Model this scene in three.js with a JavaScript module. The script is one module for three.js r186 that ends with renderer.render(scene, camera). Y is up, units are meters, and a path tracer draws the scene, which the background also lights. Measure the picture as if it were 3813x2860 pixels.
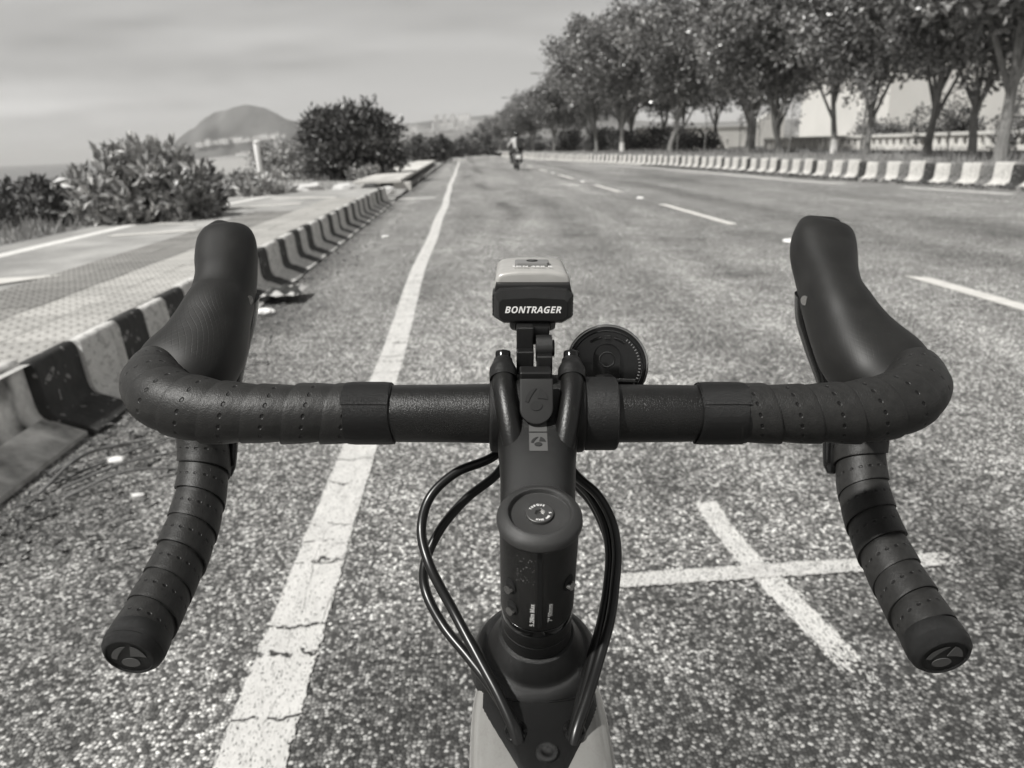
import * as THREE from 'three';
import { mergeGeometries, mergeVertices, toCreasedNormals } from 'three/addons/utils/BufferGeometryUtils.js';
import { RoundedBoxGeometry } from 'three/addons/geometries/RoundedBoxGeometry.js';
import { TextGeometry } from 'three/addons/geometries/TextGeometry.js';
import { FontLoader } from 'three/addons/loaders/FontLoader.js';
import { MarchingCubes } from 'three/addons/objects/MarchingCubes.js';

// ---------------------------------------------------------------- camera, sky, sun, exposure
const scene = new THREE.Scene();
const EYE = new THREE.Vector3(0, 1.12, 0);
const PITCH = 0.31142, ROLL = 0.037982, YAW = 0.0503;
const axes = (() => {
  const f0 = new THREE.Vector3(Math.sin(YAW), 0, -Math.cos(YAW)), r0 = new THREE.Vector3(Math.cos(YAW), 0, Math.sin(YAW)), up = new THREE.Vector3(0, 1, 0);
  const f = f0.clone().multiplyScalar(Math.cos(PITCH)).addScaledVector(up, -Math.sin(PITCH));
  const u = f0.clone().multiplyScalar(Math.sin(PITCH)).addScaledVector(up, Math.cos(PITCH));
  const r = r0.clone().multiplyScalar(Math.cos(ROLL)).addScaledVector(u, -Math.sin(ROLL));
  const u2 = u.clone().multiplyScalar(Math.cos(ROLL)).addScaledVector(r0, Math.sin(ROLL));
  return { r, u: u2, f };
})();
const camera = new THREE.PerspectiveCamera(54.86, 1024 / 768, 0.02, 9000);
camera.position.copy(EYE);
camera.quaternion.setFromRotationMatrix(new THREE.Matrix4().makeBasis(axes.r, axes.u, axes.f.clone().negate()));
camera.focus = 0.4;
camera.userData.fStop = 13;
scene.add(camera);

const GREY = (v) => new THREE.Color().setRGB(v * 1.008, v, v * 0.984);

function skyTexture() {
  const w = 1024, h = 512, d = new Float32Array(w * h * 4);
  for (let j = 0; j < h; j++) for (let i = 0; i < w; i++) {
    const el = ((j + 0.5) / h - 0.5) * Math.PI, az = (i / w) * Math.PI * 2, e = Math.max(0, Math.sin(el));
    let v = 0.13 + 0.405 * Math.exp(-e * 2.2) + 0.05 * Math.exp(-e * 22);
    if (el > 0) {                                      // thin streaks of high cloud, the same all round
      const x = Math.cos(az), z = Math.sin(az), s = 1 / (e + 0.12);
      const n = fbm(x * s * 1.1 + 7, z * s * 3.4, 4) - 0.5, m = fbm(x * s * 0.5 + 3, z * s * 0.8 + 9, 3);
      v *= 1 + 0.75 * n * smooth(0.2, 0.55, m) + 0.2 * (m - 0.5);
    }
    const k = (j * w + i) * 4;
    d[k] = v * 1.012; d[k + 1] = v; d[k + 2] = v * 0.975; d[k + 3] = 1;
  }
  const t = new THREE.DataTexture(d, w, h, THREE.RGBAFormat, THREE.FloatType);
  t.mapping = THREE.EquirectangularReflectionMapping; t.magFilter = THREE.LinearFilter; t.needsUpdate = true;
  return t;
}
const sky = skyTexture();
scene.background = sky; scene.environment = sky;
const SUN = new THREE.Vector3(-0.51, 0.80, 0.33).normalize();
const sun = new THREE.DirectionalLight(new THREE.Color().setRGB(1, 0.985, 0.95), 4.2);
sun.position.copy(SUN).multiplyScalar(60); sun.target.position.set(0, 0, 0);
sun.castShadow = true; sun.shadow.radius = 5; sun.shadow.mapSize.set(4096, 4096);
Object.assign(sun.shadow.camera, { left: -60, right: 60, top: 60, bottom: -60, near: 1, far: 200 });
scene.add(sun, sun.target);
scene.fog = new THREE.FogExp2(GREY(0.64), 0.00026);
const EXPOSURE = 1.22;

// ---------------------------------------------------------------- numbers and noise
function rng(seed) { let a = seed >>> 0; return () => { a = (a + 0x6D2B79F5) | 0; let t = Math.imul(a ^ (a >>> 15), 1 | a); t = (t + Math.imul(t ^ (t >>> 7), 61 | t)) ^ t; return ((t ^ (t >>> 14)) >>> 0) / 4294967296; }; }
function hash2(x, y) { let h = Math.imul(x | 0, 374761393) + Math.imul(y | 0, 668265263) | 0; h = Math.imul(h ^ (h >>> 13), 1274126177); return ((h ^ (h >>> 16)) >>> 0) / 4294967296; }
function vnoise(x, y, px = 0, py = 0) {
  const xi = Math.floor(x), yi = Math.floor(y), fx = x - xi, fy = y - yi, u = fx * fx * (3 - 2 * fx), v = fy * fy * (3 - 2 * fy);
  const w = (a, p) => p ? ((a % p) + p) % p : a;
  const a = hash2(w(xi, px), w(yi, py)), b = hash2(w(xi + 1, px), w(yi, py)), c = hash2(w(xi, px), w(yi + 1, py)), d = hash2(w(xi + 1, px), w(yi + 1, py));
  return a + (b - a) * u + (c - a) * v + (a - b - c + d) * u * v;
}
function fbm(x, y, o = 4, px = 0, py = 0) { let s = 0, a = 0.5, n = 0; for (let i = 0; i < o; i++) { s += a * vnoise(x, y, px, py); n += a; a *= 0.5; x *= 2; y *= 2; px *= 2; py *= 2; } return s / n; }
function smooth(a, b, x) { const t = Math.min(1, Math.max(0, (x - a) / (b - a))); return t * t * (3 - 2 * t); }
const clamp = (x, a = 0, b = 1) => Math.min(b, Math.max(a, x));
const lerp = (a, b, t) => a + (b - a) * t;
const toS = (c) => c <= 0.0031308 ? 12.92 * c : 1.055 * Math.pow(c, 1 / 2.4) - 0.055;

function tex(w, h, fn, { color = true, repeat, wrap = true } = {}) {      // fn(i, j) -> linear grey, or [grey, alpha]
  const d = new Uint8Array(w * h * 4);
  for (let j = 0; j < h; j++) for (let i = 0; i < w; i++) {
    const r = fn(i, j), v = clamp(Array.isArray(r) ? r[0] : r), a = Array.isArray(r) ? r[1] : 1, k = (j * w + i) * 4;
    if (color) { d[k] = 255 * toS(clamp(v * 1.012)); d[k + 1] = 255 * toS(v); d[k + 2] = 255 * toS(v * 0.972); } else d[k] = d[k + 1] = d[k + 2] = 255 * v;
    d[k + 3] = 255 * clamp(a);
  }
  const t = new THREE.DataTexture(d, w, h);
  t.colorSpace = color ? THREE.SRGBColorSpace : THREE.NoColorSpace;
  t.magFilter = THREE.LinearFilter; t.minFilter = THREE.LinearMipmapLinearFilter; t.generateMipmaps = true;
  if (wrap) t.wrapS = t.wrapT = THREE.RepeatWrapping;
  if (repeat) t.repeat.set(...repeat);
  t.needsUpdate = true;
  return t;
}
const mat = (v, o = {}) => new THREE.MeshStandardMaterial({ color: GREY(v), roughness: 0.7, ...o });
const phys = (v, o = {}) => new THREE.MeshPhysicalMaterial({ color: GREY(v), roughness: 0.6, ...o });

// ---------------------------------------------------------------- scene bookkeeping
const used = {};
function numbered(n) { const k = used[n] = (used[n] ?? -1) + 1; return k ? `${n}_${String(k).padStart(3, '0')}` : n; }
function tag(o, label, category, group, kind) {
  if (label) o.userData.label = label;
  if (category) o.userData.category = category;
  if (group) o.userData.group = group;
  if (kind) o.userData.kind = kind;
  return o;
}
function thing(name, label, category, pos = [0, 0, 0], turn = 0, group) {
  const g = new THREE.Group(); g.name = numbered(name); g.position.set(...pos); g.rotation.y = turn; scene.add(g);
  return tag(g, label, category, group);
}
function part(name, geo, m, parent) {
  const o = new THREE.Mesh(Array.isArray(geo) ? mergeGeometries(geo.map(flat)) : geo, m);
  o.name = name; o.castShadow = o.receiveShadow = true; parent.add(o);
  return o;
}
function flat(g) { g = g.index ? g.toNonIndexed() : g; for (const k of Object.keys(g.attributes)) if (!['position', 'normal', 'uv'].includes(k)) g.deleteAttribute(k); return g; }
function struct(name, geo, m) { const o = part(numbered(name), geo, m, scene); o.userData.kind = 'structure'; return o; }
function dup(src, pos, turn, label, scale = 1) {
  const c = src.clone(); c.name = numbered(src.name.replace(/_\d{3}$/, '')); c.position.set(...pos); c.rotation.y = turn; c.scale.setScalar(scale); c.userData = { ...src.userData }; if (label) c.userData.label = label;
  scene.add(c); return c;
}

// ---------------------------------------------------------------- geometry helpers
const V = (x, y, z) => new THREE.Vector3(x, y, z);
const mm = (a) => V(a[0] / 1000, a[1] / 1000, a[2] / 1000);
function grid(rows, uvs, closed, capA, capB) {          // rows of equal-length point lists -> surface
  const n = rows[0].length, pos = [], uv = [], idx = [];
  rows.forEach((r, i) => r.forEach((p, j) => { pos.push(p.x, p.y, p.z); uv.push(...(uvs ? uvs[i][j] : [j / (n - 1), i / (rows.length - 1)])); }));
  for (let i = 0; i + 1 < rows.length; i++) for (let j = 0; j + 1 < n; j++) { const a = i * n + j, b = a + 1, c = a + n, d = c + 1; idx.push(a, c, b, b, c, d); }
  const cap = (r, flip) => {
    const c = r.reduce((s, p) => s.add(p), V(0, 0, 0)).multiplyScalar(1 / n), k = pos.length / 3; pos.push(c.x, c.y, c.z); uv.push(0.5, 0.5);
    r.forEach((p) => { pos.push(p.x, p.y, p.z); uv.push(0.5, 0.5); });
    for (let j = 0; j + 1 < n; j++) flip ? idx.push(k, k + 2 + j, k + 1 + j) : idx.push(k, k + 1 + j, k + 2 + j);
  };
  if (capA) cap(rows[0], false);
  if (capB) cap(rows[rows.length - 1], true);
  const g = new THREE.BufferGeometry();
  g.setAttribute('position', new THREE.Float32BufferAttribute(pos, 3)); g.setAttribute('uv', new THREE.Float32BufferAttribute(uv, 2)); g.setIndex(idx);
  g.computeVertexNormals();
  if (closed) {                                          // one normal across the seam
    const N = g.attributes.normal;
    for (let i = 0; i < rows.length; i++) { const a = i * n, b = a + n - 1, x = N.getX(a) + N.getX(b), y = N.getY(a) + N.getY(b), z = N.getZ(a) + N.getZ(b), l = Math.hypot(x, y, z) || 1; N.setXYZ(a, x / l, y / l, z / l); N.setXYZ(b, x / l, y / l, z / l); }
  }
  return g;
}
function frames(pts, n, ref = V(0, 1, 0), closed = false) {
  const c = new THREE.CatmullRomCurve3(pts, closed, 'centripetal'); c.arcLengthDivisions = 400;
  const L = c.getLength(), out = []; let N = null;
  for (let i = 0; i <= n; i++) {
    const p = c.getPointAt(i / n), t = c.getTangentAt(i / n);
    N = (N ?? ref.clone()).addScaledVector(t, -(N ?? ref).dot(t)).normalize();
    out.push({ p, t, N: N.clone(), B: V(0, 0, 0).crossVectors(t, N), s: (i / n) * L });
  }
  return { f: out, L, curve: c };
}
function tube(pts, r, { n = 40, m = 16, ref, capped = true } = {}) {
  const { f, L } = frames(pts, n, ref), rad = typeof r === 'function' ? r : () => r;
  const rows = [], uvs = [];
  f.forEach((q) => { const R = rad(q.s / L), row = [], uv = []; for (let j = 0; j <= m; j++) { const a = (j / m) * Math.PI * 2; row.push(q.p.clone().addScaledVector(q.N, Math.cos(a) * R).addScaledVector(q.B, Math.sin(a) * R)); uv.push([(j / m) * Math.PI * 2 * R, q.s]); } rows.push(row); uvs.push(uv); });
  return grid(rows, uvs, true, capped, capped);
}
function ring(c, W, Hh, w, h, e, m = 36) {
  const row = [];
  for (let j = 0; j <= m; j++) { const a = (j / m) * Math.PI * 2, x = Math.cos(a), y = Math.sin(a); row.push(c.clone().addScaledVector(W, Math.sign(x) * Math.pow(Math.abs(x), 2 / e) * w / 2).addScaledVector(Hh, Math.sign(y) * Math.pow(Math.abs(y), 2 / e) * h / 2)); }
  return row;
}
function loft(secs, { n = 48, m = 36, e = 2.5, caps = [true, true], X = V(1, 0, 0) } = {}) {   // secs: [x, y, z, width, height, exponent] in mm
  const c = new THREE.CatmullRomCurve3(secs.map((s) => mm(s)), false, 'centripetal'), rows = [], k = secs.length - 1;
  const val = (t, i, def) => { const a = Math.min(k - 1, Math.floor(t)), u = t - a, g = (q) => secs[clamp(q, 0, k)][i] ?? def; const p0 = g(a - 1), p1 = g(a), p2 = g(a + 1), p3 = g(a + 2); return 0.5 * (2 * p1 + (p2 - p0) * u + (2 * p0 - 5 * p1 + 4 * p2 - p3) * u * u + (3 * p1 - p0 - 3 * p2 + p3) * u * u * u); };
  for (let i = 0; i <= n; i++) {
    const t = (i / n) * k, p = c.getPoint(i / n), T = c.getTangent(i / n), W = X.clone().addScaledVector(T, -X.dot(T)).normalize(), Hh = V(0, 0, 0).crossVectors(W, T).normalize();
    rows.push(ring(p, W, Hh, Math.max(0.4, val(t, 3)) / 1000, Math.max(0.4, val(t, 4)) / 1000, val(t, 5, e), m));
  }
  return grid(rows, null, true, caps[0], caps[1]);
}
function box(w, h, d, x = 0, y = 0, z = 0, r = 0) { const g = r ? new RoundedBoxGeometry(w, h, d, 2, r) : new THREE.BoxGeometry(w, h, d); return g.translate(x, y, z); }
function extrude(pts, depth, bevel = 0, { hole, seg = 2, curve = 8 } = {}) {
  const s = pts instanceof THREE.Shape ? pts : new THREE.Shape(pts.map((p) => new THREE.Vector2(...p)));
  if (hole) s.holes.push(hole);
  return new THREE.ExtrudeGeometry(s, { depth, bevelEnabled: bevel > 0, bevelThickness: bevel, bevelSize: bevel, bevelOffset: -bevel, bevelSegments: seg, curveSegments: curve });
}
const creased = (g, a = 0.6) => toCreasedNormals(g.scale(1000, 1000, 1000), a).scale(0.001, 0.001, 0.001);   // it rounds positions to hundredths, so in millimetres
function alongAxis(g, from, to) { const d = to.clone().sub(from).normalize(); g.applyQuaternion(new THREE.Quaternion().setFromUnitVectors(V(0, 1, 0), d)); return g.translate(from.x, from.y, from.z); }
function lathe(profile, m = 48) { return new THREE.LatheGeometry(profile.map((p) => new THREE.Vector2(...p)), m); }
function planeXZ(xs, zs, y, color) {                       // a sheet with uv in metres; y may be a function, color an optional vertex tone
  const nx = xs.length, pos = [], uv = [], col = [], idx = [];
  zs.forEach((z, i) => xs.forEach((x0) => { const x = typeof x0 === 'function' ? x0(z) : x0, h = typeof y === 'function' ? y(x, z) : y; pos.push(x, h, z); uv.push(x, -z); if (color) { const c = color(x, z); col.push(c, c, c); } }));
  for (let i = 0; i + 1 < zs.length; i++) for (let j = 0; j + 1 < nx; j++) { const a = i * nx + j, b = a + 1, c = a + nx, d = c + 1; idx.push(a, b, c, b, d, c); }
  const g = new THREE.BufferGeometry();
  g.setAttribute('position', new THREE.Float32BufferAttribute(pos, 3)); g.setAttribute('uv', new THREE.Float32BufferAttribute(uv, 2));
  if (color) g.setAttribute('color', new THREE.Float32BufferAttribute(col, 3));
  g.setIndex(idx); g.computeVertexNormals(); return g;
}
const span = (a, b, n) => Array.from({ length: n + 1 }, (_, i) => lerp(a, b, i / n));
function poly(P, z) { for (let i = 0; i + 1 < P.length; i++) if (z <= P[i][1] && z >= P[i + 1][1]) return lerp(P[i][0], P[i + 1][0], (P[i][1] - z) / (P[i][1] - P[i + 1][1])); return z > P[0][1] ? P[0][0] : P[P.length - 1][0]; }

// ================================================================ THE SETTING
// ---- materials of the ground
const asphaltTile = (() => {
  const n = 2048, cells = 230, seeds = new Float32Array(cells * cells * 3);
  for (let j = 0; j < cells; j++) for (let i = 0; i < cells; i++) { const k = (j * cells + i) * 3; seeds[k] = i + 0.1 + 0.8 * hash2(i, j); seeds[k + 1] = j + 0.1 + 0.8 * hash2(i + 911, j + 77); seeds[k + 2] = hash2(i + 31, j + 555); }
  const tone = new Float32Array(n * n), bump = new Float32Array(n * n);
  for (let j = 0; j < n; j++) for (let i = 0; i < n; i++) {
    const x = (i / n) * cells, y = (j / n) * cells, xi = Math.floor(x), yi = Math.floor(y);
    let d1 = 9, d2 = 9, v = 0, big = 0, stone2 = 0;
    for (let b = -1; b <= 1; b++) for (let a = -1; a <= 1; a++) {
      const cx = (xi + a + cells) % cells, cy = (yi + b + cells) % cells, k = (cy * cells + cx) * 3;
      let dx = seeds[k] - cx + xi + a - x, dy = seeds[k + 1] - cy + yi + b - y; const d = dx * dx + dy * dy;
      if (d < d1) { d2 = d1; d1 = d; v = seeds[k + 2]; } else if (d < d2) d2 = d;
    }
    const e = Math.sqrt(d2) - Math.sqrt(d1), stone = smooth(0.02, 0.3, e), q = fbm(i / 16, j / 16, 3, 128, 128);
    const s = v < 0.45 ? 0.035 + 0.15 * v : v < 0.84 ? 0.17 + 0.34 * (v - 0.45) : 0.42 + 1.5 * (v - 0.84);
    const patch = 0.62 + 0.76 * fbm(i / 64, j / 64, 3, 32, 32);
    { const X = (i / n) * 118, Y = (j / n) * 118, a = Math.floor(X), b = Math.floor(Y), q1 = hash2(a + 7, b + 3); if (q1 > 0.8) { const dx = X - a - 0.3 - 0.4 * hash2(a, b + 19), dy = Y - b - 0.3 - 0.4 * hash2(a + 5, b), rr = 0.17 + 0.16 * hash2(a + 2, b + 2), an = Math.atan2(dy, dx), d = Math.hypot(dx, dy) / (rr * (0.85 + 0.3 * Math.sin(an * 3 + q1 * 60))); if (d < 1) { big = q1 > 0.93 ? 0.5 : q1 > 0.87 ? 0.26 : 0.09; stone2 = smooth(1, 0.8, d); } } }
    tone[j * n + i] = lerp(0.035 + (s - 0.035) * stone, big, stone2) * patch * (0.75 + 0.5 * q) * 1.5; bump[j * n + i] = Math.max(stone, stone2 * 1.2) * (0.35 + 0.65 * hash2(Math.floor(v * 9999), 3)) * 0.8 + 0.2 * q;
  }
  return { map: tex(n, n, (i, j) => tone[j * n + i], { repeat: [1 / 2.1, 1 / 2.1] }), bump: tex(n, n, (i, j) => bump[j * n + i], { color: false, repeat: [1 / 2.1, 1 / 2.1] }) };
})();
const roadMat = new THREE.MeshStandardMaterial({ map: asphaltTile.map, bumpMap: asphaltTile.bump, bumpScale: 0.004, roughness: 0.86, vertexColors: true });
const grain = (seed, lo, hi, sc, o) => tex(512, 512, (i, j) => lerp(lo, hi, fbm(i / sc + seed, j / sc + seed, 5, 512 / sc, 512 / sc)), o);
const soilTex = grain(3, 0.08, 0.42, 16, { repeat: [0.35, 0.35] }), soilBump = grain(5, 0, 1, 8, { color: false, repeat: [0.35, 0.35] });
const concreteTex = tex(1024, 1024, (i, j) => { const f = fbm(i / 128, j / 128, 5, 8, 8), s = fbm(i / 6, j / 6, 3, 171, 171); return 0.3 + 0.28 * f + 0.12 * (s - 0.5); }, { repeat: [0.4, 0.4] });
const soil = new THREE.MeshStandardMaterial({ map: soilTex, bumpMap: soilBump, bumpScale: 0.03, roughness: 1, vertexColors: true });

// ---- the road: stretches under the kerbs; its right edge bends left far ahead
const KERB_R = [[11.2, -9], [10.75, -12], [10.35, -14.5], [10.0, -16.4], [9.68, -18.6], [9.5, -21], [9.4, -24], [9.25, -27.2], [9.0, -31.3], [8.65, -36], [8.0, -42], [7.2, -48], [6.4, -55], [5.6, -64], [4.9, -75], [4.2, -90], [3.0, -120], [2.0, -150]];
const roadZ = (() => { const z = []; let a = 4; while (a > -150) { z.push(a); a -= a > -4 ? 0.06 : Math.min(1.6, 0.06 + (-a - 4) * 0.03); } return z; })();
function roadTone(x, z) {
  const streak = fbm(x * 2.1 + 40, z * 0.16 + 9, 4), patchy = fbm(x * 0.7 + 11, z * 0.45 + 31, 4), fine = fbm(x * 3.1, z * 2.2 + 5, 3);
  let v = 1.02 + 0.75 * (streak - 0.5) + 0.45 * (patchy - 0.5) + 0.5 * (fine - 0.5);
  const wob = 0.12 * Math.sin(z * 0.33) + 0.1 * Math.sin(z * 0.9 + 1);
  v *= 1 - 0.5 * Math.exp(-Math.pow((x - 0.62 - wob) / 0.2, 2)) * smooth(-6, -9, z) * smooth(0.34, 0.55, fbm(x + 3, z * 0.22, 3));       // oil track along the lane
  for (const [c, w, s] of [[6.3, 0.5, 0.42], [7.5, 0.35, 0.4], [4.6, 0.4, 0.25], [1.9, 0.3, 0.2]]) v *= 1 - s * Math.exp(-Math.pow((x - c - 0.25 * Math.sin(z * 0.12)) / w, 2)) * smooth(0.3, 0.6, fbm(x * 0.8, z * 0.13 + 50, 3));
  v *= 1 + 0.34 * Math.exp(-Math.pow((x - 2.6 + 0.02 * z) / 0.3, 2)) * smooth(0.35, 0.65, fbm(x * 1.3, z * 0.35 + 20, 3));                    // dusty light strip
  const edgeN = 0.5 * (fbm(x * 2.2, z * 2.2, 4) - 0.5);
  v *= lerp(1, 0.5, smooth(-1.95, -1.5, z + edgeN + 0.08 * (x - 0.8)) * Math.max(smooth(0.1, 0.5, x + edgeN), smooth(-1.7, -1.3, z + edgeN) * smooth(-0.7, -0.3, x + edgeN)));      // cast shadow of the unseen rider, painted into the road tone
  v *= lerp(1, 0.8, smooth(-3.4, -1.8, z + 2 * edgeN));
  for (const [cx, cz, a, b] of [[0.02, -8.4, 0.16, 0.09], [1.45, -9.5, 0.2, 0.1], [2.3, -6.2, 0.3, 0.1]]) v *= 1 - 0.5 * Math.exp(-Math.pow((x - cx) / a, 2) - Math.pow((z - cz) / b, 2));
  v *= lerp(0.62, 1, smooth(-1.58, -1.15, x + 0.25 * (fbm(x * 3, z * 1.2, 3) - 0.5)));                                                           // dirt along the gutter
  return clamp(v, 0.3, 1.7) * 1.15;
}
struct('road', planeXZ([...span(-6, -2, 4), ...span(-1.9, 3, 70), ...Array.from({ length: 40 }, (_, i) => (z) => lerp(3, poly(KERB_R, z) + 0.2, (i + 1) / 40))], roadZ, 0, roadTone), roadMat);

// ---- painted markings, 4 mm above the asphalt
function paintTex(w, h, { wear = 0.3, cracks = 0, edge = 0.06, ends = 0, seed = 0, tone = 0.7 } = {}) {
  return tex(w, h, (i, j) => {
    const u = (i + 0.5) / w, v = (j + 0.5) / h, n = fbm(i / 7 + seed, j / 7 + seed, 3), big = fbm(i / 60 + seed, j / 60, 4), pit = fbm(i / 5 + 90 + seed, j / 5, 2);
    let g = tone + 0.2 * (big - 0.2) + 0.14 * (n - 0.5), a = 1;
    const rag = edge * (0.35 + 1.3 * fbm(i / 14 + seed + 5, j / 14, 3));
    if (Math.min(u, 1 - u) < rag) a = 0;
    if (pit < 0.27 * wear + 0.12) { g *= 0.35; if (pit < 0.2 * wear + 0.1) a = 0; }
    if (ends) { const t = smooth(1 - ends, 1, v) ; if (fbm(i / 9 + seed + 20, j / 9 + 3, 3) < t * 0.92) a = 0; const t2 = smooth(0.06, 0, v); if (fbm(i / 9 + seed + 60, j / 9 + 3, 3) < t2 * 0.75) a = 0; }
    if (cracks) { const t = v * cracks + 0.55 * fbm(u * 2.2 + seed, v * 34, 4) + 0.25 * fbm(u * 9, v * 120, 2), c = Math.floor(t), q = Math.abs(t - c - 0.5); if (hash2(c, 77) > 0.35 && q < 0.03 + 0.05 * hash2(c, 5) && fbm(i / 50 + c * 3, j / 50, 2) > 0.38) { g *= 0.25; a = q < 0.035 ? 0 : a; } const t2 = u * 2.1 + 0.9 * fbm(u * 2, v * 16 + 9, 3), q2 = Math.abs(t2 - Math.floor(t2) - 0.5); if (q2 < 0.012 && fbm(i / 60, j / 60 + 40, 2) > 0.6) g *= 0.3; }
    return [g, a];
  });
}
const paintMat = (t) => new THREE.MeshStandardMaterial({ map: t, alphaTest: 0.5, roughness: 0.75, bumpMap: asphaltTile.bump, bumpScale: 0.001 });
const plainPaint = mat(0.74, { roughness: 0.7, map: tex(256, 256, (i, j) => 0.82 + 0.3 * (fbm(i / 20, j / 20, 4, 12.8, 12.8) - 0.5), { repeat: [1, 1] }) });
function stripe(x0, x1, z0, z1, y, n, off = () => 0, v = 1) {       // uv: across, along
  const rows = [], uvs = [];
  for (let i = 0; i <= n; i++) { const z = lerp(z0, z1, i / n); rows.push([V(x1 + off(z), y, z), V(x0 + off(z), y, z)]); uvs.push([[1, (i / n) * v], [0, (i / n) * v]]); }
  return grid(rows, uvs);
}
struct('edge_line', stripe(-0.555, -0.395, 3, -72, 0.004, 150, (z) => 0.012 * Math.sin(z * 1.1) + 0.02 * Math.sin(z * 0.35 + 1) + 0.0006 * Math.max(0, -z - 20), 30), paintMat(paintTex(320, 2048, { cracks: 24, wear: 0.55, edge: 0.06, seed: 4, tone: 0.6 })));
{
  const cross = new THREE.Group(); cross.name = 'painted_cross'; cross.userData.kind = 'structure'; scene.add(cross);
  part('cross_bar', stripe(0.73, 0.82, -2.14, -1.13, 0.004, 14, (z) => -0.015 + 0.045 * Math.sin((z + 1.55) * 3.4), 1), paintMat(paintTex(192, 1024, { wear: 0.85, edge: 0.11, ends: 0.42, seed: 33 })), cross);
  const g = stripe(-0.044, 0.044, -0.30, -1.38, 0, 10, () => 0, 1).rotateY(-Math.PI / 2).translate(0, 0.0065, -1.7);
  part('cross_bar', g, paintMat(paintTex(160, 1400, { wear: 0.9, edge: 0.14, ends: 0.25, seed: 71 })), cross);
}
const laneDash = [[-5.75, -2.0], [-13.75, -9.95], [-20.95, -17.5], [-29.2, -25.2], [-36.8, -33.4], [-44, -41]];
for (const [a, b] of laneDash) struct('lane_dash', creased(extrude([[3.5, a], [3.63, a + 0.12], [3.63, b], [3.5, b]].map(([x, z]) => [x, -z]), 0.004).rotateX(-Math.PI / 2)).translate(0, 0.003, 0), plainPaint);
const stud = (() => { const g = lathe([[0, 0.024], [0.05, 0.022], [0.07, 0.014], [0.08, 0]], 16); return g.scale(1, 1, 1.5); })();
const studWords = ['white round road stud beside the right brake hood', 'white road stud between the two nearest far dashes', 'white road stud beyond the second lane dash', 'farthest white road stud near the motorcycle'];
[-8.1, -15.45, -23.2, -31.1].forEach((z, i) => { const o = part(numbered('road_stud'), stud, mat(0.82, { roughness: 0.5 }), scene); o.position.set(3.56, 0, z); tag(o, studWords[i], 'road stud', 'white road studs along the lane line'); });
{ // broken white edge line along the right kerb
  const t = paintMat(paintTex(128, 1024, { wear: 0.6, edge: 0.1, seed: 12 })), segs = [[-10.5, -12.4], [-12.7, -15.4], [-17.2, -46]];
  for (const [a, b] of segs) struct('kerb_side_line', stripe(-0.9, -0.68, a, b, 0.004, 40, (z) => poly(KERB_R, z) - 0.35, (a - b) / 2), t);
  struct('cross_line', stripe(-2.0, -0.62, -18.2, -18.55, 0.004, 4, () => 0, 0.3), t);
}

// ---- kerbs: every painted stone is a piece of its own
const whiteKerb = [0, 1, 2].map((k) => new THREE.MeshStandardMaterial({ roughness: 0.85, bumpMap: soilBump, bumpScale: 0.008, map: tex(256, 256, (i, j) => { const n = fbm(i / 40 + k * 9, j / 40, 5, 6.4, 6.4), d = fbm(i / 12 + k, j / 20 + 70, 4), low = smooth(0.35, 0.0, j / 256); return (0.62 + 0.2 * (n - 0.5)) * (d < 0.36 ? 0.7 : 1) * (0.86 + 0.28 * fbm(i / 5, j / 5, 2)) * lerp(1, 0.75, low * fbm(i / 9, j / 9 + 4, 3)); }, { repeat: [2.2, 2.2] }) }));
const blackKerb = [0, 1].map((k) => new THREE.MeshStandardMaterial({ roughness: 0.7, bumpMap: soilBump, bumpScale: 0.008, map: tex(256, 256, (i, j) => { const n = fbm(i / 30 + k * 5, j / 30, 5, 8.5, 8.5), c = fbm(i / 14 + 30 + k, j / 14, 4); return c > 0.71 && fbm(i / 5 + 3, j / 5, 2) > 0.4 ? 0.25 : 0.014 + 0.03 * n; }, { repeat: [1.6, 1.6] }) }));
const grimyKerb = new THREE.MeshStandardMaterial({ roughness: 0.9, bumpMap: soilBump, bumpScale: 0.012, map: grain(23, 0.0, 1.05, 64, { repeat: [1.3, 1.3] }) });
const agedKerb = whiteKerb.map((m) => { const c = m.clone(); c.color = GREY(0.9); return c; });
const dirtyKerb = new THREE.MeshStandardMaterial({ roughness: 0.9, bumpMap: soilBump, bumpScale: 0.012, map: grain(61, 0.0, 0.3, 32, { repeat: [2.2, 2.2] }) });
function kerbShape(h, k = 1) { const s = new THREE.Shape(); s.moveTo(-0.24 * k, -0.05); s.lineTo(-0.24 * k, h); s.lineTo(-0.2 * k, h + 0.006); s.quadraticCurveTo(-0.178 * k, h + 0.004, -0.17 * k, h - 0.03); s.lineTo(-0.158 * k, h * 0.42); s.quadraticCurveTo(-0.15 * k, h * 0.22, -0.09 * k, 0.072); s.lineTo(0.03 * k, 0.022); s.lineTo(0.03 * k, -0.05); s.closePath(); return s; }
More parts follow.
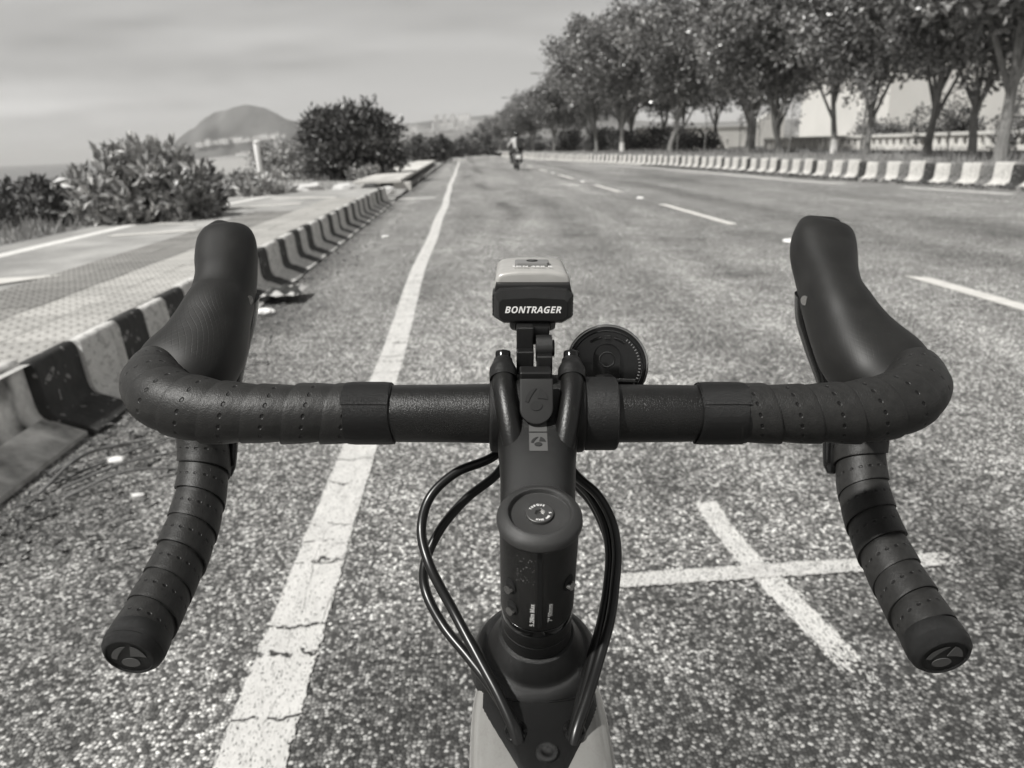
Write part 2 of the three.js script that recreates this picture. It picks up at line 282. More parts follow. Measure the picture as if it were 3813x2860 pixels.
{
  const kerb = new THREE.Group(); kerb.name = 'kerb'; kerb.userData.kind = 'structure'; scene.add(kerb);
  const R = rng(17), geo = {};
  const mk = (L, v) => geo[L + '_' + v] ??= creased(extrude(kerbShape(0.335 + 0.006 * v), L - 0.006, 0.004, { curve: 4, seg: 1 }), 0.5);
  const marks = [-1.62, -1.92, -2.3, -2.68, -3.08, -3.43, -3.82, -4.12, -4.47, -4.78, -5.14, -5.46, -5.82, -6.14, -6.5, -6.78, -7.2, -7.5, -7.92, -8.2, -8.55, -8.82, -9.28, -9.55, -9.95, -10.22, -10.63, -10.9, -11.35, -11.62, -12.05, -12.3, -12.75, -13, -13.4, -13.7, -14.1, -14.35, -14.8, -15.05, -15.5, -15.75, -16.2, -16.5, -17.3];
  const all = [0.2, -0.1, -0.5, -0.8, -1.25, ...marks];
  for (let i = 0; i + 1 < all.length; i++) {
    const L = Math.round((all[i] - all[i + 1]) * 100) / 100, black = i % 2 === 1 ? false : true, b = (black !== (all.indexOf(-3.08) % 2 === 0 ? false : true)) && all[i] !== -2.3;
    const o = part('kerb_block', mk(L, i % 3), b ? blackKerb[i % 2] : all[i] > -2.9 ? grimyKerb : whiteKerb[i % 3], kerb);
    o.position.set(-1.645 - 0.06 * smooth(-3.3, -2.5, all[i]) + (R() - 0.5) * 0.03, (R() - 0.5) * 0.008, all[i + 1] + 0.003); o.rotation.z = (R() - 0.5) * 0.02;
  }
}
{
  const kerb = new THREE.Group(); kerb.name = 'kerb_001'; kerb.userData.kind = 'structure'; scene.add(kerb); used.kerb = 1;
  const pts = KERB_R.slice(0, 16).map(([x, z]) => V(x, 0, z)), c = new THREE.CatmullRomCurve3(pts); c.arcLengthDivisions = 600;
  const total = c.getLength(), R = rng(91), geo = [0, 1, 2].map((v) => [0.43, 0.33].map((L) => creased(extrude(kerbShape(0.42 + 0.02 * v, 1.15).clone(), L - 0.008, 0.006, { curve: 3, seg: 1 }), 0.5).rotateY(Math.PI).translate(0, 0, L / 2)));
  let s = 0, i = 0;
  while (s < total - 0.5) {
    const w = i % 2 === 0, L = w ? 0.43 : 0.33, p = c.getPointAt((s + L / 2) / total), t = c.getTangentAt((s + L / 2) / total);
    const o = part('kerb_block', geo[i % 3][w ? 0 : 1], w ? agedKerb[i % 3] : i % 6 === 1 ? blackKerb[0] : dirtyKerb, kerb);
    o.position.set(p.x + (R() - 0.5) * 0.03, w ? 0 : -0.02, p.z); o.rotation.y = Math.atan2(-t.x, -t.z); s += L; i++;
  }
}

// ---- footpath on the left with its paving and marks
const pathMat = new THREE.MeshStandardMaterial({ map: concreteTex, roughness: 0.9, vertexColors: true, bumpMap: soilBump, bumpScale: 0.006 });
const pathTone = (x, z) => (0.72 + 0.5 * (fbm(x * 1.5, z * 0.5 + 4, 4) - 0.5)) * (x > -2.0 ? 1.3 : x > -2.5 ? 1.15 : 1);
struct('footpath', planeXZ(span(-4.75, -1.85, 24), span(4, -17.3, 90), (x, z) => 0.326, pathTone), pathMat);
struct('footpath_edge', [box(0.04, 0.4, 21.3, -4.77, 0.13, -6.65), box(2.9, 0.4, 0.04, -3.3, 0.115, -17.3)], mat(0.4, { roughness: 0.9 }));
{
  const tiles = new THREE.Group(); tiles.name = 'tactile_paving'; tiles.userData.kind = 'structure'; scene.add(tiles);
  const one = (() => { const a = [box(0.296, 0.012, 0.296, 0, 0, 0)]; for (let i = 0; i < 4; i++) for (let j = 0; j < 4; j++) a.push(new THREE.CylinderGeometry(0.011, 0.019, 0.008, 5, 1).translate(-0.111 + i * 0.074, 0.009, -0.111 + j * 0.074)); return mergeGeometries(a.map(flat)); })();
  const pale = [0.52, 0.58, 0.62].map((v) => mat(v, { roughness: 0.85, map: concreteTex })), grey = [0.30, 0.34, 0.27].map((v) => mat(v * 1.6, { roughness: 0.9, map: concreteTex })), R = rng(5);
  pale.forEach((m) => m.color.multiplyScalar(1.5));
  for (let k = 0; k < 44; k++) [[-2.04, 1], [-2.34, 1], [-2.64, 0], [-2.94, 0]].forEach(([x, w], i) => { if (!w && k > 34) return; const o = part('paving_tile', one, (w ? pale : grey)[Math.floor(R() * 3)], tiles); o.position.set(x, 0.329 + R() * 0.003, -0.9 - k * 0.3); });
}
const pathPaint = paintMat(paintTex(256, 1024, { wear: 0.35, edge: 0.04, seed: 8 }));
struct('path_line', stripe(-4.42, -4.22, 3, -17.2, 0.327, 30, (z) => 0.35 * smooth(-11, -17, z), 8), pathPaint);
struct('path_arrow', creased(extrude([[-3.75, -5.55], [-2.98, -5.62], [-3.3, -5.25], [-3.75, -4.95]].map(([x, z]) => [x, -z]), 0.004).rotateX(-Math.PI / 2)).translate(0, 0.334, 0), plainPaint);
for (const [x0, z0, x1, z1, w] of [[-3.95, -8.45, -3.0, -8.75, 0.22], [-3.9, -12.3, -2.75, -12.7, 0.3], [-3.7, -14.6, -2.4, -14.1, 0.3], [-4.0, -9.9, -3.4, -9.6, 0.1]])
  struct('path_mark', creased(extrude([[x0, -z0], [x1, -z1], [x1, -z1 + w], [x0, -z0 + w]], 0.004).rotateX(-Math.PI / 2)).translate(0, 0.33, 0), plainPaint);

// ---- terrain to the horizon, the beach and the sea
const coast = (z) => -26 - Math.max(0, -z - 260) * 0.36;
function land(x, z) {
  const d = x - coast(z), shore = smooth(-130, 22, d) * 6 - 6;
  const near = -0.06 - 0.14 * smooth(-4.7, -7, x) * smooth(30, -10, z);
  const hill = smooth(-500, -2200, z) * 42 * smooth(0, 260, d) + 3.2 * (fbm(x / 160 + 5, z / 160, 3) - 0.5) * smooth(-160, -400, z);
  return (d < 22 ? Math.max(-9, shore - 0.06 - Math.max(0, -30 - d) * 0.03) : near) + (d > 0 ? hill : 0) * smooth(0, 40, d);
}
const terrainXs = [...[-4000, -2500, -1500, -1000, -700, -500, -380, -300, -240, -190, -150], ...span(-120, -24, 24), ...span(-21, 40, 40), 60, 90, 140, 220, 340, 520, 800, 1300, 2200, 4000];
const terrainZs = [...[600, 200, 80, 30], ...span(12, -60, 50), ...span(-66, -300, 30), ...span(-340, -1000, 18), ...span(-1100, -4500, 26)];
struct('ground', planeXZ(terrainXs, terrainZs, land, (x, z) => { const d = x - coast(z); return d < 8 ? 1.35 : z < -200 ? 0.6 + 0.8 * (fbm(x / 60, z / 60, 4) - 0.5) : 0.7 + 0.9 * (fbm(x * 0.4, z * 0.4, 4) - 0.5); }), soil);
struct('sea', planeXZ([-9000, -3000, -900, -300, -100, -20], [800, 100, -100, -400, -1500, -4000, -8800], -5.2), new THREE.MeshPhysicalMaterial({ color: GREY(0.16), roughness: 0.32, bumpMap: grain(9, 0, 1, 32, { color: false, repeat: [0.03, 0.03] }), bumpScale: 0.5 }));
const soilPlain = new THREE.MeshStandardMaterial({ map: soilTex, bumpMap: soilBump, bumpScale: 0.02, roughness: 1, vertexColors: true });
struct('verge', planeXZ(span(-9, -4.72, 20), span(4, -17.6, 60), (x, z) => 0.2 + 0.1 * fbm(x * 2, z * 2, 3) - 0.3 * smooth(-7.5, -9, x), (x, z) => 1.0 + 1.1 * (fbm(x, z, 4) - 0.5)), soilPlain);
struct('verge', planeXZ(span(-12, -1.65, 24), span(-17.3, -70, 50), (x, z) => 0.02 + 0.1 * fbm(x, z, 3) + 0.1 * smooth(-2.5, -4, x) - 0.3 * smooth(-10, -12, x), (x, z) => 1.25 + 0.9 * (fbm(x * 0.7, z * 0.4, 4) - 0.5)), soilPlain);
const medianX = [...Array.from({ length: 16 }, (_, i) => (z) => lerp(poly(KERB_R, z) + 0.26, Math.max(poly(KERB_R, z) + 4, 18.6 + 0.02 * (z + 30)), i / 15))];
struct('planted_median', planeXZ(medianX, span(2, -150, 90), (x, z) => 0.3 + 0.08 * fbm(x, z, 3), (x, z) => 0.95 + 1.2 * (fbm(x * 0.8, z * 0.8, 4) - 0.5)), soilPlain);
struct('service_road', planeXZ([18.4, 20, 22, 24.2, 26], span(2, -150, 40), 0.12, () => 1.35), roadMat);
struct('garden_ground', planeXZ(span(25.9, 90, 12), span(4, -160, 20), (x, z) => 0.16 + 0.1 * fbm(x / 3, z / 3, 2), () => 0.9), soilPlain);

// ---- hills
function hill(name, cx, cz, w, d, h, tone, seed, prof) {
  const n = 70, rows = [], m = 50;
  for (let j = 0; j <= m; j++) { const row = []; for (let i = 0; i <= n; i++) { const u = (i / n) * 2 - 1, v = (j / m) * 2 - 1, y = prof(u) * Math.pow(Math.max(0, 1 - v * v), 0.8) * h, rough = (fbm(i / 6 + seed, j / 6, 5) - 0.5) * h * 0.10 * smooth(0, 0.25, 1 - v * v); row.push(V(cx + u * w, Math.max(-8, y + rough) - 4, cz - v * d)); } rows.push(row); }
  const g = grid(rows.reverse(), null); const col = []; const P = g.attributes.position;
  for (let i = 0; i < P.count; i++) { const c = Math.max(0.2, 1 + 3.2 * (fbm(P.getX(i) / 34 + seed, P.getY(i) / 20 + P.getZ(i) / 60, 5) - 0.5)); col.push(c, c, c); }
  g.setAttribute('color', new THREE.Float32BufferAttribute(col, 3));
  return struct(name, g, mat(tone, { roughness: 1, vertexColors: true, side: THREE.DoubleSide }));
}
const bell = (p) => (u) => { for (let i = 0; i + 1 < p.length; i++) if (u <= p[i + 1][0]) { const t = (u - p[i][0]) / (p[i + 1][0] - p[i][0]); return lerp(p[i][1], p[i + 1][1], t * t * (3 - 2 * t) * 0.5 + t * 0.5); } return 0; };
hill('hill', -474, -1800, 240, 220, 112, 0.075, 2, bell([[-1, 0], [-0.72, 0.22], [-0.5, 0.55], [-0.28, 0.88], [-0.05, 1], [0.12, 0.95], [0.35, 0.7], [0.6, 0.47], [0.8, 0.36], [1, 0.28]]));
hill('hill', -330, -2300, 330, 200, 82, 0.085, 7, bell([[-1, 0.3], [-0.3, 0.6], [0.1, 0.85], [0.22, 0.9], [0.5, 0.6], [0.75, 0.3], [1, 0]]));
hill('hill', 60, -2600, 620, 240, 103, 0.085, 13, bell([[-1, 0.2], [-0.7, 0.55], [-0.4, 0.85], [-0.15, 0.96], [0.1, 1], [0.5, 0.95], [1, 0.6]]));

// ---- far town: every building its own object
{
  const R = rng(44), wallM = [0.62, 0.72, 0.8].map((v) => mat(v, { roughness: 0.9 })), winM = mat(0.12, { roughness: 0.3 }), roofM = mat(0.45);
  function block(name, label, x, y, z, w, h, d, group) {
    const t = thing(name, label, 'building', [x, y, z], (R() - 0.5) * 0.5, group);
    part('wall', box(w, h, d, 0, h / 2, 0), wallM[Math.floor(R() * 3)], t);
    part('roof', [box(w + 0.8, 0.5, d + 0.8, 0, h + 0.25, 0), box(w * 0.3, 2, d * 0.3, w * 0.2, h + 1.5, 0)], roofM, t);
    const ws = []; for (let k = 1; k <= Math.floor(h / 3.4); k++) for (let i = 0; i < Math.floor(w / 4); i++) ws.push(box(1.6, 1.5, 0.2, -w / 2 + 2 + i * 4, k * 3.4 - 1.6, d / 2 + 0.1));
    if (ws.length) part('window_rows', ws, winM, t).userData.kind = 'stuff';
    return t;
  }
  const wL = 'white house in the strip across the foot of the dome shaped hill', wL2 = 'white house in the lower strip between bush and dome shaped hill', wC = 'pale house of the far town below the long ridge';
  for (let i = 0; i < 26; i++) { const u = i / 25, x = lerp(-531, -366, u); block('far_house', wL, x + R() * 4, lerp(20, 32, u) + R() * 2, -1590 - R() * 25, 7 + R() * 7, 5 + R() * 6, 9, 'white houses on the foot of the dome hill'); }
  for (let i = 0; i < 16; i++) { const u = i / 15; block('seaside_house', wL2, lerp(-361, -262, u) + R() * 4, -3 + R() * 3, -1250 - R() * 25, 8 + R() * 8, 5 + R() * 4, 9, 'white houses in the lower strip'); }
  for (let i = 0; i < 34; i++) { const u = i / 33; block('town_house', wC, lerp(-205, 62, u) + R() * 6, lerp(26, 40, u) + R() * 7, -1650 - R() * 60, 11 + R() * 11, 7 + R() * 9, 10, 'pale houses of the far town'); }
  for (let i = 0; i < 4; i++) block('tower_block', ['leftmost pale tower block above the far town', 'second pale tower block above the far town', 'third pale tower block above the far town', 'rightmost and widest pale tower block above the far town'][i], -58 + i * 18 + (i === 3 ? 8 : 0), 44, -1780, i === 3 ? 26 : 10, 28, 12, 'tower blocks above the far town');
}

// ================================================================ VEGETATION
function leaves(list) {                                     // [base, direction, side, length, width, tone] -> one foliage surface
  const pos = [], col = [];
  const put = (p, t) => { pos.push(p.x, p.y, p.z); col.push(t, t, t); };
  for (const [b, d, s, L, W, t] of list) {
    const n = V(0, 0, 0).crossVectors(d, s).multiplyScalar(W * 0.22), m = b.clone().addScaledVector(d, L * 0.58), tip = b.clone().addScaledVector(d, L).addScaledVector(n, 0.6);
    const l = m.clone().addScaledVector(s, W / 2).sub(n), r = m.clone().addScaledVector(s, -W / 2).sub(n);
    for (const p of [b, r, tip, b, tip, l]) put(p, t);
  }
  const g = new THREE.BufferGeometry();
  g.setAttribute('position', new THREE.Float32BufferAttribute(pos, 3)); g.setAttribute('color', new THREE.Float32BufferAttribute(col, 3)); g.computeVertexNormals();
  return g;
}
const leafMat = (v, o = {}) => new THREE.MeshPhysicalMaterial({ color: GREY(v), roughness: 0.42, vertexColors: true, side: THREE.DoubleSide, transmission: 0.22, thickness: 0, ...o });
const treeLeaf = leafMat(0.19, { roughness: 0.28 }), bushLeaf = leafMat(0.31, { roughness: 0.36 }), darkLeaf = leafMat(0.085, { roughness: 0.5 }), dryLeaf = leafMat(0.26, { roughness: 0.7 });
const bark = new THREE.MeshStandardMaterial({ map: tex(256, 512, (i, j) => 0.12 + 0.26 * fbm(i / 10, j / 60, 5, 25.6, 8.5), { repeat: [3, 1] }), bumpMap: tex(256, 512, (i, j) => fbm(i / 8, j / 50, 4, 32, 10.2), { color: false, repeat: [3, 1] }), bumpScale: 0.03, roughness: 0.95 });
const whitewash = new THREE.MeshStandardMaterial({ map: tex(128, 128, (i, j) => 0.5 + 0.25 * fbm(i / 10, j / 14, 4), {}), roughness: 0.9 });
const unit = (R) => { const z = R() * 2 - 1, a = R() * Math.PI * 2, r = Math.sqrt(1 - z * z); return V(r * Math.cos(a), z, r * Math.sin(a)); };
function clumpLeaves(R, clumps, per, L, W, { out = V(0, 0, 0), up = 0.3, outward = 0.6 } = {}) {
  const list = [];
  for (const [c, r, tone] of clumps) for (let i = 0; i < per; i++) {
    const o = unit(R), q = Math.pow(R(), 0.55), b = c.clone().addScaledVector(o, r * q), d = unit(R).addScaledVector(o, outward).add(V(0, up, 0)).normalize(), s = V(0, 0, 0).crossVectors(d, unit(R)).normalize(), k = 0.65 + R() * 0.7;
    list.push([b, d, s, L * k, W * k, tone * (R() < 0.16 ? 1.9 + R() : 0.5 + 0.8 * R())]);  // some leaves are much paler: highlights painted into their tone
  }
  return leaves(list);
}
function treeParts(seed, { h = 8.5, r = 3.4, base = 2.2, lean = 0.2, fork = 4, n = 145, per = 84, leaf = 0.22, trunk = 0.115 }) {
  const R = rng(seed), top = V((R() - 0.5) * lean * 2, base + 0.7, (R() - 0.5) * lean * 2), limbs = [], clumps = [];
  limbs.push(tube([V(0, -0.1, 0), V(0.04 * lean, 0.4, 0), V(top.x * 0.4 + (R() - 0.5) * 0.12, base * 0.55, top.z * 0.4), top], (t) => trunk * (1.25 - 0.6 * t + 0.35 * Math.exp(-t * 16)), { n: 12, m: 9 }));
  for (let i = 0; i < fork; i++) {
    const a = (i / fork) * Math.PI * 2 + R(), s = V(top.x * 0.5, base * (0.55 + 0.4 * R()), top.z * 0.5), e = V(top.x + Math.cos(a) * r * (0.35 + 0.4 * R()), base + (h - base) * (0.35 + 0.5 * R()), top.z + Math.sin(a) * r * (0.35 + 0.4 * R()));
    const md = s.clone().lerp(e, 0.45).add(V((R() - 0.5) * 0.5, 0.3, (R() - 0.5) * 0.5));
    limbs.push(tube([s, md, e], (t) => trunk * (0.62 - 0.5 * t), { n: 8, m: 6 }));
    for (let k = 0; k < 2; k++) { const e2 = e.clone().add(V((R() - 0.5) * r, (R() - 0.3) * r * 0.6, (R() - 0.5) * r)); limbs.push(tube([md, md.clone().lerp(e2, 0.5).add(V(0, 0.2, 0)), e2], (t) => trunk * (0.34 - 0.28 * t), { n: 6, m: 5 })); }
  }
  for (let i = 0; i < n; i++) {
    const o = unit(R), q = Math.pow(R(), 0.42), c = V(top.x + o.x * r * q, lerp(base + 0.6, h, 0.5 + 0.5 * o.y * q), top.z + o.z * r * q);
    const und = 1 - 0.25 * smooth(0.1, -0.9, o.y); c.x = top.x + (c.x - top.x) * und; c.z = top.z + (c.z - top.z) * und;
    clumps.push([c, 0.42 + 0.42 * R(), 0.65 + 0.8 * R()]);
  }
  return [mergeGeometries(limbs.map(flat)), clumpLeaves(R, clumps, per, leaf, leaf * 0.52, { up: 0.1, outward: 0.35 })];
}
const kinds = [
  treeParts(11, { h: 8.6, r: 3.4, base: 2.1, lean: 0.35 }), treeParts(23, { h: 8.2, r: 3.2, base: 2.0, lean: 0.5, fork: 5 }),
  treeParts(37, { h: 9.2, r: 3.6, base: 2.3, lean: 0.3, fork: 4 }), treeParts(58, { h: 7.6, r: 3.2, base: 1.7, lean: 0.45, fork: 5 }),
];
const treeList = [
  [13.1, -18.2, 0, 0.4, 1.12, 'big roadside tree at the far right whose thick trunk stands by the striped kerb', 0],
  [15.2, -24.6, 1, 2.1, 0.98, 'roadside tree with slim leaning trunk left of the thick right hand trunk', 0],
  [15.4, -31.5, 2, 4.0, 0.95, 'roadside tree with pale whitewashed trunk foot before the low balustrade', 1],
  [13.6, -36.5, 3, 1.1, 1.1, 'leafy tree filling the top of the view above the right brake hood', 0],
  [16.2, -43.5, 0, 5.2, 1.02, 'roadside tree with dark straight trunk near the left end of the balustrade', 0],
  [12.4, -46.0, 1, 3.3, 1.15, 'roadside tree with a low forked trunk behind the striped kerb', 0],
  [14.8, -52.5, 2, 0.9, 1.0, 'tall roadside tree behind the fork trunked one', 0],
  [11.5, -56.0, 0, 2.6, 1.2, 'roadside tree with a whitewashed trunk foot in the middle of the row', 1],
  [13.6, -63.0, 3, 1.9, 1.35, 'bushy roadside tree behind the whitewashed trunk', 0],
  [11.6, -67.5, 2, 3.9, 1.2, 'tallest tree at the open left end of the dense tall row', 0],
  [12.8, -75.0, 1, 0.2, 1.1, 'roadside tree whose crown fills the gap below the tall row', 0],
  [9.3, -80.0, 3, 2.2, 0.98, 'tree standing just right of the first lamp arm', 0],
  [11.4, -88.0, 0, 4.4, 1.0, 'tree behind the one beside the first lamp arm', 0],
  [8.4, -94.0, 1, 1.4, 0.84, 'middle sized tree left of the first lamp arm', 0],
  [9.6, -104.0, 2, 5.6, 0.8, 'tree between the two lamp arms', 0],
  [7.4, -112.0, 3, 0.7, 0.86, 'small tree just right of the second lamp arm', 0],
  [8.0, -124.0, 0, 3.0, 0.72, 'small tree behind the motorcycle rider', 0],
  [6.0, -130.0, 1, 4.9, 0.74, 'small tree left of the second lamp arm', 0],
  [19.8, -48.0, 3, 2.8, 1.1, 'tree in the second row behind the dark straight trunk', 0],
  [19.0, -58.0, 0, 0.6, 1.1, 'tree in the second row behind the middle of the tall row', 0],
  [17.6, -69.0, 1, 3.6, 1.1, 'tree in the second row near the boundary wall', 0],
  [16.4, -82.0, 2, 1.2, 1.0, 'tree in the second row behind the tallest tree', 0],
  [15.2, -40.2, 1, 5.0, 1.0, 'thin tree before the left part of the balustrade', 0],
  [14.4, -98.0, 3, 4.2, 1.0, 'tree in the second row behind the first lamp pole', 0],
  [14.9, -27.9, 3, 2.2, 0.95, 'thin tree between the leaning trunk and the whitewashed trunk', 0],
  [14.4, -21.2, 3, 3.9, 0.9, 'thin tree close to the thick right hand trunk at its left', 0],
  [14.2, -34.3, 1, 0.9, 0.95, 'thin tree just left of the whitewashed trunk before the balustrade', 0],
  [28.5, -28.5, 2, 0.4, 0.9, 'tree behind the balustrade at the far right edge', 0],
  [4.6, -142.0, 3, 1.5, 0.75, 'leftmost and smallest tree at the end of the right hand row', 0],
];
for (const [x, z, k, a, s, label, wash] of treeList) {
  const t = thing('roadside_tree', label, 'tree', [x, 0.3, z], a, 'trees lining the right side of the road'); t.scale.setScalar(s);
  part('trunk', kinds[k][0], bark, t); part('crown', kinds[k][1], treeLeaf, t);
  if (wash) part('whitewashed_foot', lathe([[0.195, -0.1], [0.166, 0.15], [0.152, 0.4], [0.148, 0.62], [0.142, 0.63]], 14), whitewash, t);
}
// saplings and stakes between the trees
{
  const R = rng(77), spots = [[13.9, -21.5], [13.2, -25.2], [14.4, -27.4], [12.6, -29.5], [13.0, -33.5], [12.0, -38.2], [14.6, -40.4], [11.6, -41.6], [15.6, -23.0]];
  const words = ['thin bare sapling just left of the thick right hand trunk', 'thin bare sapling between the leaning and whitewashed trunks', 'thin sapling before the balustrade near the leaning trunk', 'thin sapling close to the kerb left of the whitewashed trunk', 'spindly sapling before the left part of the balustrade', 'spindly sapling near the left end of the balustrade', 'thin sapling beside the dark straight trunk', 'spindly sapling right of the fork trunked tree', 'thin sapling half hidden behind the thick right hand trunk'];
  spots.forEach(([x, z], i) => {
    const t = thing('sapling', words[i], 'sapling', [x, 0.3, z], R() * 6, 'thin saplings on the planted median'), h = 1.6 + R() * 1.2, st = [], cl = [];
    st.push(tube([V(0, -0.05, 0), V(0.05, h * 0.5, 0.03), V(0.14 * (R() - 0.5), h, 0)], (q) => 0.03 - 0.02 * q, { n: 6, m: 6 }));
    for (let k = 0; k < 7; k++) { const y = h * (0.3 + 0.7 * R()), a = R() * 6.28, l = 0.3 + R() * 0.45, e = V(Math.cos(a) * l * 0.6, y + l, Math.sin(a) * l * 0.6); st.push(tube([V(0.03, y, 0), e], (q) => 0.012 - 0.008 * q, { n: 2, m: 5 })); cl.push([e, 0.16, 0.9]); }
    part('stem', st, bark, t); part('foliage', clumpLeaves(R, cl, 14, 0.13, 0.05), dryLeaf, t);
  });
}
// bushes
function bush(name, label, x, z, w, h, { seed = 1, leaf = 0.2, n = 60, per = 40, m = bushLeaf, y = 0.2, spiky = 0, depth = 0.8, group, stems = true, r = 0.3, skirt = 0.12 } = {}) {
  const R = rng(seed), t = thing(name, label, 'bush', [x, y, z], 0, group), cl = [], st = [];
  for (let i = 0; i < n; i++) {
    const o = unit(R), q = Math.pow(R(), 0.4), yy = Math.abs(o.y) * q; const wide = Math.sqrt(clamp(1 - Math.pow(Math.abs(yy - 0.35) / 0.72, 2.2)));
    const a = Math.atan2(o.z, o.x), rr = Math.sqrt(R()) * wide;
    cl.push([V(Math.cos(a) * rr * w / 2, skirt * h + yy * h * (0.86 + 0.1 * vnoise(a * 2 + seed, 3)), Math.sin(a) * rr * w * depth / 2), r * (0.6 + 0.7 * R()), 0.6 + 0.8 * R()]);
  }
  const list = clumpLeaves(R, cl, per, leaf, leaf * 0.42, { up: 0.55, outward: 0.5 });
  part('foliage', list, m, t);
  if (spiky) { const sl = []; for (let i = 0; i < spiky; i++) { const a = R() * 6.28, rr = R() * 0.72, b = V(Math.cos(a) * rr * w / 2, h * (0.9 - 0.3 * rr * rr), Math.sin(a) * rr * w * depth / 2), lean = V(Math.cos(a) * rr * 0.5, 1, Math.sin(a) * rr * 0.5).normalize(); for (let k = 0; k < 9; k++) { const d = lean.clone().multiplyScalar(1.1).add(unit(R).multiplyScalar(0.55)).normalize(); sl.push([b.clone().addScaledVector(lean, k * leaf * 0.14), d, V(0, 0, 0).crossVectors(d, unit(R)).normalize(), leaf * (0.8 + 0.5 * R()), leaf * 0.4, 1.2 + 0.5 * R()]); } } part('shoot_leaves', leaves(sl), m, t); }
  if (stems) { for (let i = 0; i < 9; i++) { const c = cl[Math.floor(R() * cl.length)][0]; st.push(tube([V((R() - 0.5) * w * 0.25, -0.15, (R() - 0.5) * w * 0.2), c.clone().multiplyScalar(0.55), c], (q) => 0.03 * (1 - 0.75 * q), { n: 5, m: 5 })); } part('stem', st, bark, t); }
  return t;
}
bush('broadleaf_bush', 'large bush with big pale broad leaves beside the left footpath', -4.4, -10.7, 1.75, 1.05, { seed: 5, leaf: 0.155, n: 130, per: 40, spiky: 14, r: 0.2 });
bush('broadleaf_bush', 'lower broad leaved bush on the right flank of the large left bush', -4.25, -12.0, 0.9, 0.7, { seed: 12, leaf: 0.19, n: 46, per: 24, spiky: 4, m: darkLeaf });
bush('low_bush', 'low pale leaved bush between the large left bush and the round bush', -4.5, -16.4, 1.75, 0.5, { seed: 21, leaf: 0.15, n: 64, per: 26, spiky: 4, r: 0.17 });
bush('round_bush', 'tall round dark bush with spiky shoots on top beyond the striped kerb', -4.0, -28.3, 3.5, 2.55, { seed: 31, leaf: 0.23, n: 160, per: 58, m: leafMat(0.085, { roughness: 0.34 }), spiky: 26, r: 0.42, y: 0.05 });
bush('dark_bush', 'dark low bush at the far left edge', -8.5, -12.8, 2.4, 0.62, { seed: 41, leaf: 0.12, n: 90, per: 60, m: darkLeaf, spiky: 0, r: 0.26, y: 0.05 });
bush('dark_bush', 'dark low bush nearer the large left bush', -6.5, -11.6, 2.0, 0.6, { seed: 43, leaf: 0.12, n: 80, per: 60, m: darkLeaf, r: 0.24, y: 0.05 });
bush('dark_bush', 'dark bush behind the other dark ones below the sea horizon', -9.4, -17.0, 3.2, 0.75, { seed: 47, leaf: 0.14, n: 90, per: 55, m: darkLeaf, r: 0.3, y: 0.0 });
bush('dark_bush', 'dark bush directly behind the large pale leaved bush', -6.9, -16.4, 2.4, 0.85, { seed: 49, leaf: 0.14, n: 80, per: 50, m: darkLeaf, r: 0.3, y: 0.0 });
bush('verge_shrub', 'grey green shrub half behind the round bush at its left', -6.3, -30, 1.8, 0.6, { seed: 51, leaf: 0.2, n: 60, per: 36, r: 0.35, y: 0 });
bush('verge_shrub', 'dark shrub right of the round bush beyond the concrete platform', -2.9, -63, 3.4, 2.0, { seed: 55, leaf: 0.28, n: 80, per: 40, m: darkLeaf, r: 0.45, y: 0 });
bush('verge_shrub', 'small shrub at the foot of the round bush', -3.6, -27, 1.1, 0.6, { seed: 57, leaf: 0.16, n: 30, per: 26, r: 0.2, y: 0.05 });
[[-9, -80, 4.2, 1.3, 'pale shrub behind the round bush at its right'], [-5.2, -88, 4.6, 1.7, 'grey shrub left of the far end of the white edge line'], [-1.4, -96, 4.8, 2.7, 'dark shrub closing the far end of the road'], [2.0, -104, 4.6, 3.0, 'dark shrub just left of the motorcycle'], [-8.4, -118, 6, 2.1, 'tall pale shrub below the far town at left'], [-2.6, -125, 6, 2.3, 'tall pale shrub below the far town in the middle'], [1.6, -122, 6, 3.2, 'tall shrub below the tower blocks'], [-14, -60, 4.4, 2.0, 'pale shrub below the white pole']].forEach(([x, z, w, h, label], i) => bush('far_shrub', label, x, z, w, h, { seed: 60 + i, leaf: 0.3, n: 90, per: 34, m: i % 3 === 2 ? darkLeaf : i > 3 ? bushLeaf : leafMat(0.085), r: 0.5, y: -0.1, stems: false, skirt: 0.05 }));
[[15, -50, 3.4, 1.7], [13, -60.5, 3.2, 1.9], [12.4, -71, 3.6, 2.0], [11.2, -84, 3.6, 2.1], [9.4, -99, 3.6, 2.2], [8.4, -115, 3.6, 2.2], [6.8, -136, 3.8, 2.4], [16.6, -64, 3.8, 2.0], [14.6, -77, 3.8, 2.3], [12.6, -92, 3.8, 2.3]].forEach(([x, z, w, h], i) => bush('undergrowth_bush', ['dark bush low behind the fork trunked tree', 'dark bush beside the whitewashed trunk in the row', 'dark bush under the tallest tree of the row', 'dark bush under the tree right of the first lamp arm', 'dark bush under the first lamp arm', 'dark bush between the two lamp arms', 'dark bush right behind the motorcycle rider', 'dark bush under the second row of trees', 'dark bush deep in the shade of the second row', 'farthest dark bush in the shade of the second row'][i], x, z, w, h, { seed: 300 + i, leaf: 0.26, n: 60, per: 34, m: darkLeaf, r: 0.5, y: 0.25, stems: false, skirt: 0.05 }));
